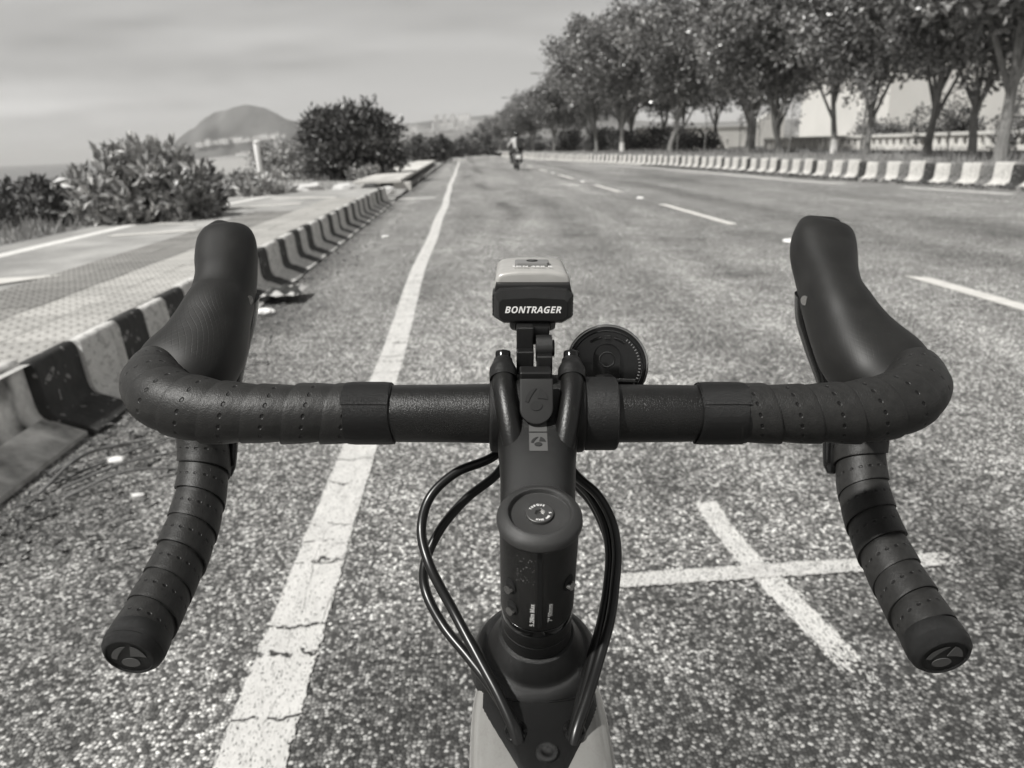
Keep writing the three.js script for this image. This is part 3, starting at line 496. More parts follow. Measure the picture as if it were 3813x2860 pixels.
// grass at the path edge and scrub on the slope: nobody could count it
{
  const R = rng(123), list = [];
  const blade = (x, y, z, L, tone) => { const d = V((R() - 0.5) * 1.1, 1, (R() - 0.5) * 1.1).normalize(); list.push([V(x, y, z), d, V(0, 0, 0).crossVectors(d, unit(R)).normalize(), L, 0.012 + L * 0.03, tone]); };
  for (let i = 0; i < 5200; i++) { const z = -5 - Math.pow(R(), 0.8) * 13, x = -4.85 - Math.pow(R(), 1.6) * 2.8; if (fbm(x * 1.5, z * 1.5, 3) > 0.45) blade(x, 0.2, z, 0.1 + R() * 0.25, 0.7 + R() * 0.8); }
  for (let i = 0; i < 5000; i++) { const z = -19 - R() * 40, x = -3.4 - R() * 7; if (fbm(x, z, 3) > 0.5) blade(x, 0.05, z, 0.15 + R() * 0.35, 0.7 + R() * 0.8); }
  for (let i = 0; i < 9000; i++) { const z = -10 - R() * 50, x = poly(KERB_R, z) + 0.5 + R() * 7; if (fbm(x, z, 3) > 0.48) blade(x, 0.3, z, 0.1 + R() * 0.3, 0.5 + R() * 0.9); }
  tag(part('dry_grass', leaves(list), dryLeaf, scene), 'dry grass tufts along the verges and under the trees', 'grass', null, 'stuff');
  const scrub = []; const S = rng(9);
  for (let i = 0; i < 420; i++) { const z = -70 - S() * 330, x = coast(z) + 20 + S() * (60 + 20) - 0; if (x > -6 && z > -130) continue; const r = 0.7 + S() * 1.2; for (let k = 0; k < 26; k++) { const o = unit(S), d = unit(S); scrub.push([V(x + o.x * r, land(x, z) + Math.abs(o.y) * r * 0.8, z + o.z * r), d, V(0, 0, 0).crossVectors(d, unit(S)).normalize(), 0.7, 0.5, 0.7 + S()]); } }
  tag(part('scrub', leaves(scrub), bushLeaf, scene), 'low scrub over the slope between road and beach', 'scrub', null, 'stuff');
  const litter = [], T = rng(31);
  for (let i = 0; i < 2600; i++) { const z = -9.5 - T() * 26, x = poly(KERB_R, z) - 0.02 - Math.pow(T(), 1.4) * 0.62, d = V(T() - 0.5, 0.12 * T(), T() - 0.5).normalize(); litter.push([V(x, 0.012 + T() * 0.03, z), d, V(-d.z, (T() - 0.5) * 0.6, d.x).normalize(), 0.06 + T() * 0.07, 0.04 + 0.03 * T(), T() < 0.5 ? 0.25 : 1.6 * T()]); }
  for (let i = 0; i < 1500; i++) { const z = -2 - Math.pow(T(), 1.3) * 14, x = -1.6 + Math.pow(T(), 2.2) * 0.5, d = V(T() - 0.5, 0.1 * T(), T() - 0.5).normalize(), k = 0.35 + T() * 0.9; litter.push([V(x, 0.008 + T() * 0.012, z), d, V(-d.z, (T() - 0.5) * 0.6, d.x).normalize(), 0.045 * k, 0.02 * k, T() < 0.65 ? 0.15 : 1.5 * T()]); }
  tag(part('leaf_litter', leaves(litter), dryLeaf, scene), 'fallen leaves and dirt along the feet of both kerbs', 'leaf litter', null, 'stuff');
}

// ================================================================ STREET THINGS
// balustrade beyond the service road
{
  const t = thing('balustrade', 'low white concrete balustrade with slot openings behind the roadside trees', 'balustrade', [0, 0, 0]);
  const A = V(25.2, 0.12, -22), B = V(21.4, 0.12, -54), L = A.distanceTo(B), ang = Math.atan2(A.x - B.x, A.z - B.z), m = whiteKerb[1].clone(); m.color = GREY(1.05);
  const along = (s) => A.clone().lerp(B, s / L), put = (name, g, s) => { const o = part(name, g, m, t), p = along(s); o.position.copy(p); o.rotation.y = ang; return o; };
  put('base_slab', box(0.34, 0.24, L, 0, 0.12, 0, 0.02), L / 2); put('top_rail', box(0.36, 0.17, L, 0, 0.775, 0, 0.03), L / 2);
  const post = creased(extrude([[-0.17, 0], [0.17, 0], [0.17, 0.06], [0.14, 0.1], [0.14, 0.38], [0.17, 0.42], [0.17, 0.46], [-0.17, 0.46], [-0.17, 0.42], [-0.14, 0.38], [-0.14, 0.1], [-0.17, 0.06]], 0.16, 0.01).translate(0, 0.235, -0.08).rotateY(Math.PI / 2));
  for (let s = 0.25; s < L; s += 0.56) put('baluster', post, s);
}
// white building behind the trees
{
  const t = thing('white_building', 'white two storey building half hidden by the roadside trees', 'building', [40, 0.1, -62], 0.1), wm = mat(0.78, { roughness: 0.9, map: tex(128, 128, (i, j) => 0.9 + 0.2 * (fbm(i / 12, j / 40, 4, 10.6, 3.2) - 0.5)) });
  part('wall', box(20, 9.2, 12, 0, 4.6, 0), wm, t); part('roof', [box(20.6, 0.3, 12.6, 0, 9.35, 0), box(20.6, 0.7, 0.2, 0, 9.85, 6.2)], mat(0.7), t);
  for (const y of [6.2]) for (let i = 0; i < 5; i++) { const x = -8 + i * 4, w = part('window', box(1.5, 1.6, 0.12, x, y, 6.02), mat(0.06, { roughness: 0.2 }), t); part('frame', [box(1.75, 0.12, 0.22, x, y + 0.86, 6.05), box(1.75, 0.12, 0.3, x, y - 0.86, 6.05), box(0.1, 1.6, 0.2, x - 0.8, y, 6.05), box(0.1, 1.6, 0.2, x + 0.8, y, 6.05)], mat(0.6), w); }
  const w2 = thing('boundary_wall', 'pale stepped wall beyond the left end of the balustrade', 'wall', [22, 0.1, -74], 0.25);
  part('wall', box(12, 2.0, 0.4, 0, 1, 0), wm, w2); part('coping', box(12.3, 0.2, 0.6, 0, 2.1, 0), mat(0.7), w2); part('ramp', creased(extrude([[0, 0], [7, 0], [7, 3.2], [5, 3.2]], 0.5).translate(4, 0, -1.2)), wm, w2);
  const R = rng(3);
  [[25.8, -29.5, 3.0, 1.8, 'pale clipped bush behind the balustrade at the far right'], [25.0, -33, 3.2, 1.6, 'wide pale bush behind the balustrade right of the leaning trunk'], [24.6, -38.5, 3.4, 2.1, 'dark bush behind the balustrade left of the leaning trunk'], [24.2, -44, 2.8, 1.5, 'small bush behind the left part of the balustrade'], [28.5, -34, 4.2, 4.8, 'tall pale shrubby tree behind the balustrade at right'], [31, -40, 5, 5.6, 'tall shrubby tree before the white building']].forEach(([x, z, w, h, l], i) => bush('garden_bush', l, x, z, w, h, { seed: 200 + i, leaf: 0.2, n: 90, per: 42, m: i === 2 ? darkLeaf : leafMat(0.17), r: 0.45, y: 0.1, stems: i > 3 }));
}
// street lamps whose arms reach out of the trees
{
  const lm = mat(0.3, { roughness: 0.4, metalness: 0.3 });
  const lamp = thing('street_lamp', 'grey street lamp arm reaching out of the trees, the nearer one', 'street lamp', [8.6, 0.3, -75], 0, 'street lamps on the right');
  part('pole', tube([V(0, 0, 0), V(0, 3.5, 0), V(0, 6.7, 0)], (q) => 0.11 - 0.05 * q, { n: 6, m: 10 }), lm, lamp);
  part('arm', tube([V(0, 6.6, 0), V(-0.15, 6.95, 0), V(-0.7, 7.15, 0), V(-1.2, 7.2, 0)], 0.04, { n: 10, m: 8 }), lm, lamp);
  part('lamp_head', loft([[-1100, 7190, 0, 140, 60], [-1300, 7215, 0, 260, 120], [-1700, 7235, 0, 300, 130], [-2000, 7240, 0, 200, 70]], { n: 12, m: 16, X: V(0, 0, 1) }), lm, lamp);
  dup(lamp, [7.5, 0.3, -110], 0, 'grey street lamp arm above the smaller trees, the farther one');
}
// white pole behind the left bushes
{
  const p = thing('marker_pole', 'short thick white pole standing behind the bushes on the left', 'pole', [-11.2, -0.6, -43]);
  part('post', lathe([[0, 0], [0.16, 0], [0.15, 1.5], [0.15, 2.35], [0.0, 2.35]], 14).rotateZ(0.02), mat(0.82), p); part('cap', lathe([[0, 2.5], [0.12, 2.48], [0.18, 2.42], [0.18, 2.352], [0, 2.352]], 14), mat(0.75), p);
}
// raised concrete platform after the gap in the kerb
{
  const t = thing('concrete_platform', 'raised pale concrete slab on short pillars after the gap in the striped kerb', 'concrete platform', [0, 0, 0]), cm = new THREE.MeshStandardMaterial({ map: concreteTex, roughness: 0.9, color: GREY(1.25) }), dk = mat(0.07, { roughness: 0.9 });  // dk: shade of the road side and the opening, put into the colour
  part('slab', box(1.32, 0.1, 33, -2.3, 0.30, -38.0, 0.02).rotateY(0.007), cm, t);
  part('pillar', box(0.36, 0.25, 0.4, -2.6, 0.125, -21.9, 0.015), cm, t); part('pillar', box(0.5, 0.25, 0.4, -1.79, 0.125, -21.85, 0.015), cm, t);
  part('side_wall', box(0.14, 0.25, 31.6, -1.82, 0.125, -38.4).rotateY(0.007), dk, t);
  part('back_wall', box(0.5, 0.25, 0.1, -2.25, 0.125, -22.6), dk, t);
  const R = rng(6), rub = [[-3.2, -20.2, 0.24, 'pale broken concrete lump in the gap before the raised slab'], [-2.55, -20.6, 0.2, 'dark stone block leaning at the gap before the raised slab'], [-1.9, -18.4, 0.2, 'pale stone at the end of the striped kerb'], [-3.9, -19.4, 0.32, 'pale rubble slab beside the round bush']];
  rub.forEach(([x, z, s, l], i) => { const g = new THREE.DodecahedronGeometry(s, 1), P = g.attributes.position; for (let k = 0; k < P.count; k++) { const q = 0.75 + 0.5 * vnoise(P.getX(k) * 9 + i * 7, P.getY(k) * 9 + P.getZ(k) * 5); P.setXYZ(k, P.getX(k) * q * 1.3, P.getY(k) * q * 0.6, P.getZ(k) * q); } g.computeVertexNormals(); const o = part(numbered('rubble_stone'), g, i === 1 ? mat(0.06) : mat(0.55), scene); o.position.set(x, 0.12 + s * 0.35, z); tag(o, l, 'stone'); });
}
// litter by the left kerb
{
  const R = rng(15), stalks = [];
  const dry = mat(0.15, { roughness: 0.8 });
  const line = [[-1.55, -2.55, -1.22, -3.05], [-1.5, -2.5, -1.2, -2.8], [-1.62, -2.62, -1.36, -2.95], [-1.45, -2.42, -1.1, -2.62], [-1.56, -2.46, -1.42, -2.9]];
  const lw = ['longest dry stalk lying along the foot of the near black kerb stone', 'dry stalk lying beside the longest one by the kerb', 'dry stalk pressed against the kerb foot', 'dry stalk farthest from the kerb at lower left', 'short bent dry stalk under the others at lower left'];
  line.forEach(([a, b, c, d], i) => { const o = part(numbered('dry_stalk'), tube([V(a, 0.012, b), V((a + c) / 2 + 0.03 * (R() - 0.5), 0.02 + 0.012 * i, (b + d) / 2), V(c, 0.012, d)], (q) => 0.007 - 0.003 * q, { n: 10, m: 6 }), dry, scene); tag(o, lw[i], 'stalk', 'dry stalks by the left kerb'); });
  const peb = (x, z, s, l, v) => { const g = new THREE.IcosahedronGeometry(s, 2), P = g.attributes.position; for (let k = 0; k < P.count; k++) { const q = 0.8 + 0.4 * vnoise(P.getX(k) * 60 + x * 9, P.getZ(k) * 60 + P.getY(k) * 40); P.setXYZ(k, P.getX(k) * q * 1.5, P.getY(k) * q * 0.6, P.getZ(k) * q); } g.computeVertexNormals(); const o = part(numbered('pebble'), g, mat(v, { roughness: 0.8 }), scene); o.position.set(x, s * 0.45, z); tag(o, l, 'pebble'); };
  peb(-1.42, -2.74, 0.026, 'white pebble beside the dry stalks by the left kerb', 0.8); peb(-1.53, -5.45, 0.05, 'flat white scrap at the kerb foot beside the left brake hood', 0.85);
  peb(-1.2, -2.42, 0.014, 'tiny pale pebble on the asphalt left of the white line', 0.7); peb(-1.12, -10.2, 0.035, 'pale pebble on the asphalt near the far kerb stripes', 0.7);
  const rag = thing('rag', 'crumpled pale and dark rag lying at the kerb beside the left brake hood', 'rag', [-1.5, 0.02, -6.0]);
  const rr = []; for (let i = 0; i <= 14; i++) { const row = []; for (let j = 0; j <= 14; j++) { const u = i / 14 - 0.5, v = j / 14 - 0.5; row.push(V(u * 0.3, 0.05 + 0.16 * (fbm(i / 3 + 4, j / 3, 3) - 0.3) * (1 - 2 * Math.max(Math.abs(u), Math.abs(v)) * 0.8), v * 0.42)); } rr.push(row); }
  part('cloth', grid(rr), new THREE.MeshStandardMaterial({ map: tex(64, 64, (i, j) => fbm(i / 12, j / 12 + 3, 3) > 0.5 ? 0.5 : 0.04), roughness: 0.9, side: THREE.DoubleSide }), rag);
}

// a smooth union of tapered capsules [from, to, radius, radius]
function body(bones, res, lo, size) {                         // smooth union of tapered capsules, meshed by marching cubes
    const mc = new MarchingCubes(res, new THREE.MeshBasicMaterial(), false, false, 200000); mc.isolation = 0; const f = mc.field;
    for (let k = 0; k < res; k++) for (let j = 0; j < res; j++) for (let i = 0; i < res; i++) {
      const x = lo.x + size * i / res, y = lo.y + size * j / res, z = lo.z + size * k / res; let acc = 0;
      for (const [a, b, r0, r1] of bones) { const ax = x - a[0], ay = y - a[1], az = z - a[2], bx = b[0] - a[0], by = b[1] - a[1], bz = b[2] - a[2], q = clamp((ax * bx + ay * by + az * bz) / (bx * bx + by * by + bz * bz || 1)), d = Math.hypot(ax - bx * q, ay - by * q, az - bz * q) - lerp(r0, r1, q); acc += Math.exp(-d * 42); }
      f[k * res * res + j * res + i] = Math.log(acc) / 42;
    }
    mc.update(); const n = mc.count, P = mc.positionArray.slice(0, n * 3), N = mc.normalArray.slice(0, n * 3), g = new THREE.BufferGeometry();
    for (let i = 0; i < n; i++) { P[i * 3] = lo.x + (P[i * 3] + 1) / 2 * size; P[i * 3 + 1] = lo.y + (P[i * 3 + 1] + 1) / 2 * size; P[i * 3 + 2] = lo.z + (P[i * 3 + 2] + 1) / 2 * size; }
    g.setAttribute('position', new THREE.BufferAttribute(P, 3)); g.setAttribute('normal', new THREE.BufferAttribute(N, 3)); g.setAttribute('uv', new THREE.BufferAttribute(new Float32Array(n * 2), 2)); return g;
  }

// ================================================================ MOTORCYCLE AND RIDER (seen from behind)
{
  const mz = -36.2, mx = 2.48, dk = mat(0.03, { roughness: 0.5 }), met = mat(0.3, { roughness: 0.3, metalness: 0.8 }), rub = mat(0.025, { roughness: 0.9 });
  const t = thing('motorcycle', 'dark motorcycle riding away on the far carriageway with a white number plate', 'motorcycle', [mx, 0, mz], 0.04);
  const wheel = (z, w) => { const g = part('wheel', new THREE.TorusGeometry(0.24, w, 10, 28).rotateY(Math.PI / 2).translate(0, 0.3, z), rub, t); part('hub', new THREE.CylinderGeometry(0.07, 0.07, 0.16, 14).rotateZ(Math.PI / 2).translate(0, 0.3, z), met, g); const sp = []; for (let i = 0; i < 10; i++) sp.push(new THREE.CylinderGeometry(0.008, 0.008, 0.4, 4).rotateX((i / 10) * Math.PI).translate(0, 0.3, z)); part('spoke', sp, met, g); };
  wheel(0.0, 0.062); wheel(-1.28, 0.05);
  part('rear_mudguard', new THREE.TorusGeometry(0.31, 0.075, 8, 18, 2.0).rotateZ(0.2).rotateY(Math.PI / 2).scale(1.2, 1, 1).translate(0, 0.33, 0.0), dk, t);
  part('body', loft([[0, 720, 260, 200, 120], [0, 690, 60, 280, 220], [0, 660, -220, 300, 260], [0, 720, -520, 320, 330], [0, 760, -800, 300, 300], [0, 720, -960, 180, 180]], { n: 24, m: 18 }), dk, t);
  part('seat', loft([[0, 800, 280, 220, 70], [0, 815, 0, 300, 90], [0, 800, -300, 280, 90], [0, 820, -460, 200, 70]], { n: 14, m: 16 }), mat(0.04, { roughness: 0.8 }), t);
  part('number_plate', box(0.24, 0.17, 0.012, 0, 0.62, 0.33, 0.004).rotateX(-0.0), mat(0.85, { roughness: 0.35 }), t);
  part('tail_lamp', box(0.2, 0.08, 0.07, 0, 0.76, 0.29, 0.02), mat(0.12, { roughness: 0.2 }), t);
  for (const s of [-1, 1]) { part('indicator', new THREE.SphereGeometry(0.035, 10, 8).scale(1.4, 1, 1).translate(s * 0.2, 0.72, 0.26), mat(0.4, { roughness: 0.3 }), t); part('shock_absorber', tube([V(s * 0.13, 0.33, 0), V(s * 0.14, 0.7, -0.12)], 0.03, { n: 4, m: 8 }), met, t); part('fork_leg', tube([V(s * 0.1, 0.3, -1.28), V(s * 0.1, 0.95, -1.0)], 0.028, { n: 4, m: 8 }), met, t); const mi = part('mirror', new THREE.SphereGeometry(0.06, 12, 8).scale(1.2, 0.8, 0.35).translate(s * 0.42, 1.24, -0.88), dk, t); part('mirror_stalk', tube([V(s * 0.28, 1.04, -0.9), V(s * 0.4, 1.22, -0.88)], 0.009, { n: 3, m: 6 }), dk, mi); part('footrest', box(0.14, 0.03, 0.05, s * 0.22, 0.33, -0.55, 0.01), rub, t); }
  part('handlebar', tube([V(-0.38, 1.02, -0.82), V(-0.2, 1.04, -0.95), V(0, 1.02, -1.0), V(0.2, 1.04, -0.95), V(0.38, 1.02, -0.82)], 0.017, { n: 14, m: 8 }), met, t);
  part('exhaust', tube([V(0.17, 0.36, -0.5), V(0.19, 0.36, -0.1), V(0.2, 0.42, 0.28)], (q) => 0.03 + 0.025 * smooth(0.3, 0.5, q), { n: 10, m: 10 }), met, t);
  part('headlamp', new THREE.SphereGeometry(0.1, 14, 10).scale(1, 1, 0.7).translate(0, 0.95, -1.1), dk, t);

  // rider: one body, in local coordinates of the motorcycle
  const p = thing('person', 'rider in a pale shirt with dark backpack and black helmet on the motorcycle', 'person', [mx, 0, mz], 0.04);
  const limbs = [], arms = [], legs = [];
  for (const s of [-1, 1]) {
    arms.push([[s * 0.17, 1.36, -0.22], [s * 0.34, 1.16, -0.44], 0.068, 0.052], [[s * 0.34, 1.16, -0.44], [s * 0.34, 1.05, -0.76], 0.05, 0.036]);
    limbs.push([[s * 0.34, 1.05, -0.74], [s * 0.34, 1.045, -0.85], 0.036, 0.04], ...[0, 1, 2, 3].map((k) => [[s * (0.31 + k * 0.022), 1.05, -0.85], [s * (0.31 + k * 0.022), 1.0, -0.875], 0.011, 0.009]), [[s * 0.3, 1.04, -0.83], [s * 0.285, 1.02, -0.86], 0.012, 0.01]);
    legs.push([[s * 0.1, 0.9, -0.12], [s * 0.26, 0.78, -0.58], 0.105, 0.07], [[s * 0.26, 0.78, -0.58], [s * 0.23, 0.4, -0.48], 0.066, 0.045], [[s * 0.23, 0.38, -0.46], [s * 0.24, 0.36, -0.66], 0.045, 0.035]);
  }
  const torso = [[[0, 0.9, -0.1], [0, 1.15, -0.14], 0.15, 0.14], [[-0.09, 1.32, -0.2], [0.09, 1.32, -0.2], 0.12, 0.12], [[0, 1.2, -0.16], [0, 1.32, -0.2], 0.15, 0.14], [[0, 1.4, -0.22], [0, 1.5, -0.24], 0.06, 0.06]];
  const head = [[[0, 1.58, -0.26], [0, 1.64, -0.25], 0.09, 0.1]];
  const bodyMesh = part('body', body([...torso, ...head, ...limbs, ...arms.map(([a, b, q, w]) => [a, b, q - 0.012, w - 0.008]), ...legs.map(([a, b, q, w]) => [a, b, q - 0.012, w - 0.01])], 76, V(-0.7, 0.3, -1.05), 1.45), mat(0.22, { roughness: 0.7 }), p);
  part('shirt', body([...torso.slice(0, 3).map(([a, b, q, w]) => [a, b, q + 0.015, w + 0.015]), ...arms.map(([a, b, q, w], i) => i % 2 ? [a, V(...a).lerp(V(...b), 0.7).toArray(), q + 0.004, w + 0.01] : [a, b, q + 0.006, w + 0.006])], 64, V(-0.7, 0.6, -0.95), 1.3), mat(0.5, { roughness: 0.85 }), p);
  part('trousers', body([[[-0.08, 0.9, -0.1], [0.08, 0.9, -0.1], 0.16, 0.16], ...legs.filter((_, i) => i % 3 < 2)], 60, V(-0.6, 0.2, -0.95), 1.2), mat(0.035, { roughness: 0.9 }), p);
  part('shoe', body(legs.filter((_, i) => i % 3 === 2).map(([a, b]) => [a, b, 0.055, 0.042]), 44, V(-0.4, 0.1, -1.0), 0.8), mat(0.03), p);
  part('helmet', new THREE.SphereGeometry(0.142, 24, 18).scale(0.95, 1.05, 1.15).translate(0, 1.63, -0.25), mat(0.02, { roughness: 0.25 }), p);
  part('backpack', new RoundedBoxGeometry(0.32, 0.5, 0.18, 4, 0.06).rotateX(-0.12).translate(0.11, 1.22, 0.06), mat(0.03, { roughness: 0.9 }), p);
}

//BIKE
// ================================================================ THE BICYCLE (millimetres from the middle of the handlebar clamp: x right, y up, z back)
const bikeUp = axes.f.clone().multiplyScalar(-Math.sin(PITCH)).addScaledVector(axes.u, Math.cos(PITCH));
const bikeBack = axes.f.clone().multiplyScalar(-Math.cos(PITCH)).addScaledVector(axes.u, -Math.sin(PITCH));
const bikeTurn = new THREE.Quaternion().setFromRotationMatrix(new THREE.Matrix4().makeBasis(axes.r, bikeUp, bikeBack));
const bikeAt = EYE.clone().addScaledVector(axes.r, 0.0132).addScaledVector(bikeUp, -0.1346).addScaledVector(bikeBack, -0.3674);
function onBike(name, label, category) { const t = thing(name, label, category); t.position.copy(bikeAt); t.quaternion.copy(bikeTurn); return t; }
const font = await new FontLoader().loadAsync('fonts/droid/droid_sans_bold.typeface.json');
function text(str, size, depth = 0.0002, slant = 0, stretch = 1) {
  const g = new TextGeometry(str, { font, size, depth, curveSegments: 4, bevelEnabled: false }); g.computeBoundingBox();
  g.translate(-(g.boundingBox.max.x + g.boundingBox.min.x) / 2, -(g.boundingBox.max.y + g.boundingBox.min.y) / 2, 0);
  return g.applyMatrix4(new THREE.Matrix4().set(stretch, slant, 0, 0, 0, 1, 0, 0, 0, 0, 1, 0, 0, 0, 0, 1));
}
function emblemShapes() {                                   // round emblem: two wings over an oval, in a unit disc
  const a = new THREE.Shape(); a.moveTo(-0.98, -0.12); a.quadraticCurveTo(-0.92, 0.55, -0.2, 0.86); a.lineTo(0.02, 0.88); a.quadraticCurveTo(-0.5, 0.35, -0.72, -0.2); a.closePath();
  const b = new THREE.Shape(); b.moveTo(0.3, 0.9); b.quadraticCurveTo(0.85, 0.7, 0.98, 0.02); b.quadraticCurveTo(0.6, 0.12, 0.1, 0.1); b.closePath();
  const c = new THREE.Shape(); c.absellipse(-0.02, -0.45, 0.52, 0.36, 0, Math.PI * 2, false, 0.1);
  return [a, b, c];
}
const emblem = (r, depth, sy = 1) => mergeGeometries(emblemShapes().map((s) => flat(new THREE.ExtrudeGeometry(s, { depth: depth / r, bevelEnabled: false, curveSegments: 10 }).scale(r, r * sy, r))));

// materials
const noiseBump = (seed, sc, n = 512) => tex(n, n, (i, j) => fbm(i / sc + seed, j / sc + seed, 3, n / sc, n / sc), { color: false });
const fineBump = noiseBump(2, 4), leatherBump = noiseBump(8, 8);
const rep = (t, x, y = x) => { const c = t.clone(); c.repeat.set(x, y); c.needsUpdate = true; return c; };
const dustTex = (seed, lo, hi, sc = 32) => tex(512, 512, (i, j) => { const n = fbm(i / sc + seed, j / sc, 5, 512 / sc, 512 / sc), d = hash2(i * 3 + seed, j * 7); return lerp(lo, hi, n) * (d > 0.9985 ? 4 : 1); });
const HOLES = 17;
const tapeMap = tex(1024, 256, (i, j) => { const u = ((i / 1024) * HOLES) % 1, v = j / 256, dx = (u - 0.5) / 0.17, dy = (v - 0.47) / 0.036, d = Math.hypot(dx, dy), n = fbm(i / 32, j / 32, 5, 32, 8), e = hash2(i * 5 + 3, j * 3); return d < 1 ? 0.003 : (0.015 + 0.012 * (n - 0.3)) * (d < 1.35 ? 1.25 : 1) * (v > 0.97 ? 0.55 : 1) * (e > 0.9996 ? 3 : 1); });
const tapeBump = tex(1024, 256, (i, j) => { const u = ((i / 1024) * HOLES) % 1, v = j / 256, d = Math.hypot((u - 0.5) / 0.2, (v - 0.47) / 0.045); return clamp(0.55 + 0.12 * (fbm(i / 4, j / 4, 2, 256, 64) - 0.5) + 0.25 * (fbm(i / 90, j / 60, 3) - 0.5)) * smooth(0.6, 1.25, d); }, { color: false });
const tapeMat = phys(1, { map: tapeMap, bumpMap: tapeBump, bumpScale: 0.0011, roughness: 0.48, specularIntensity: 0.85 });
const hoodMap = dustTex(4, 0.009, 0.018);
const hoodBump = tex(1024, 1024, (i, j) => { const u = i / 1024, v = j / 1024, a = (u * 48 + v * 30) % 1, b = (u * 48 - v * 30 + 90) % 1, l = Math.min(Math.abs(a - 0.5), Math.abs(b - 0.5)); const zone = smooth(0.06, 0.1, v) * smooth(0.46, 0.3, v) * (smooth(0.02, 0.06, u) * smooth(0.48, 0.34, u) ); return clamp(0.5 + 0.06 * (fbm(i / 6, j / 6, 2) - 0.5) - 0.45 * zone * smooth(0.07, 0.02, l)); }, { color: false });
const hoodMat = phys(1, { map: hoodMap, bumpMap: hoodBump, bumpScale: 0.00005, roughness: 0.5, specularIntensity: 0.75 });
const hoodBumpL = rep(hoodBump, -1, 1); hoodBumpL.offset.set(0.5, 0);
const hoodMatL = phys(1, { map: hoodMap, bumpMap: hoodBumpL, bumpScale: 0.00013, roughness: 0.5, specularIntensity: 0.75 });
const barMat = phys(1, { map: rep(dustTex(9, 0.005, 0.010), 10), bumpMap: rep(fineBump, 26), bumpScale: 0.00016, roughness: 0.36 });
const stemMat = phys(1, { map: rep(dustTex(13, 0.004, 0.009), 2), bumpMap: rep(fineBump, 12), bumpScale: 0.0001, specularIntensity: 0.85, roughness: 0.4 });
const gloss = phys(0.006, { roughness: 0.16 }), satin = phys(0.006, { roughness: 0.36, bumpMap: rep(fineBump, 6), bumpScale: 0.0001 }), matte = phys(0.006, { roughness: 0.46, bumpMap: rep(fineBump, 4), bumpScale: 0.00025 });
const plain = phys(0.008, { roughness: 0.42 });
const capMat = phys(0.034, { roughness: 0.42, bumpMap: rep(fineBump, 3), bumpScale: 0.00012 });
const capBolt = phys(0.3, { roughness: 0.3, metalness: 1 });
const steel = phys(0.45, { roughness: 0.22, metalness: 1 }), darkSteel = phys(0.16, { roughness: 0.28, metalness: 1 }), print = mat(0.78, { roughness: 0.5 }), greyPrint = mat(0.085, { roughness: 0.5 });
const silver = phys(0.34, { roughness: 0.28, metalness: 0.35, clearcoat: 0.8, clearcoatRoughness: 0.08, map: tex(256, 256, (i, j) => 0.9 + 0.16 * fbm(i / 8, j / 8, 4, 32, 32) + 0.12 * (hash2(i, j) - 0.5)) });
const lampSilver = phys(0.48, { roughness: 0.34, metalness: 0.25, map: tex(256, 256, (i, j) => 0.92 + 0.12 * (hash2(i, j) - 0.5)) });
const cableMat = phys(0.008, { roughness: 0.32 });

const bike = onBike('bicycle', 'black drop bar road bicycle with silver frame seen from the rider seat', 'bicycle');

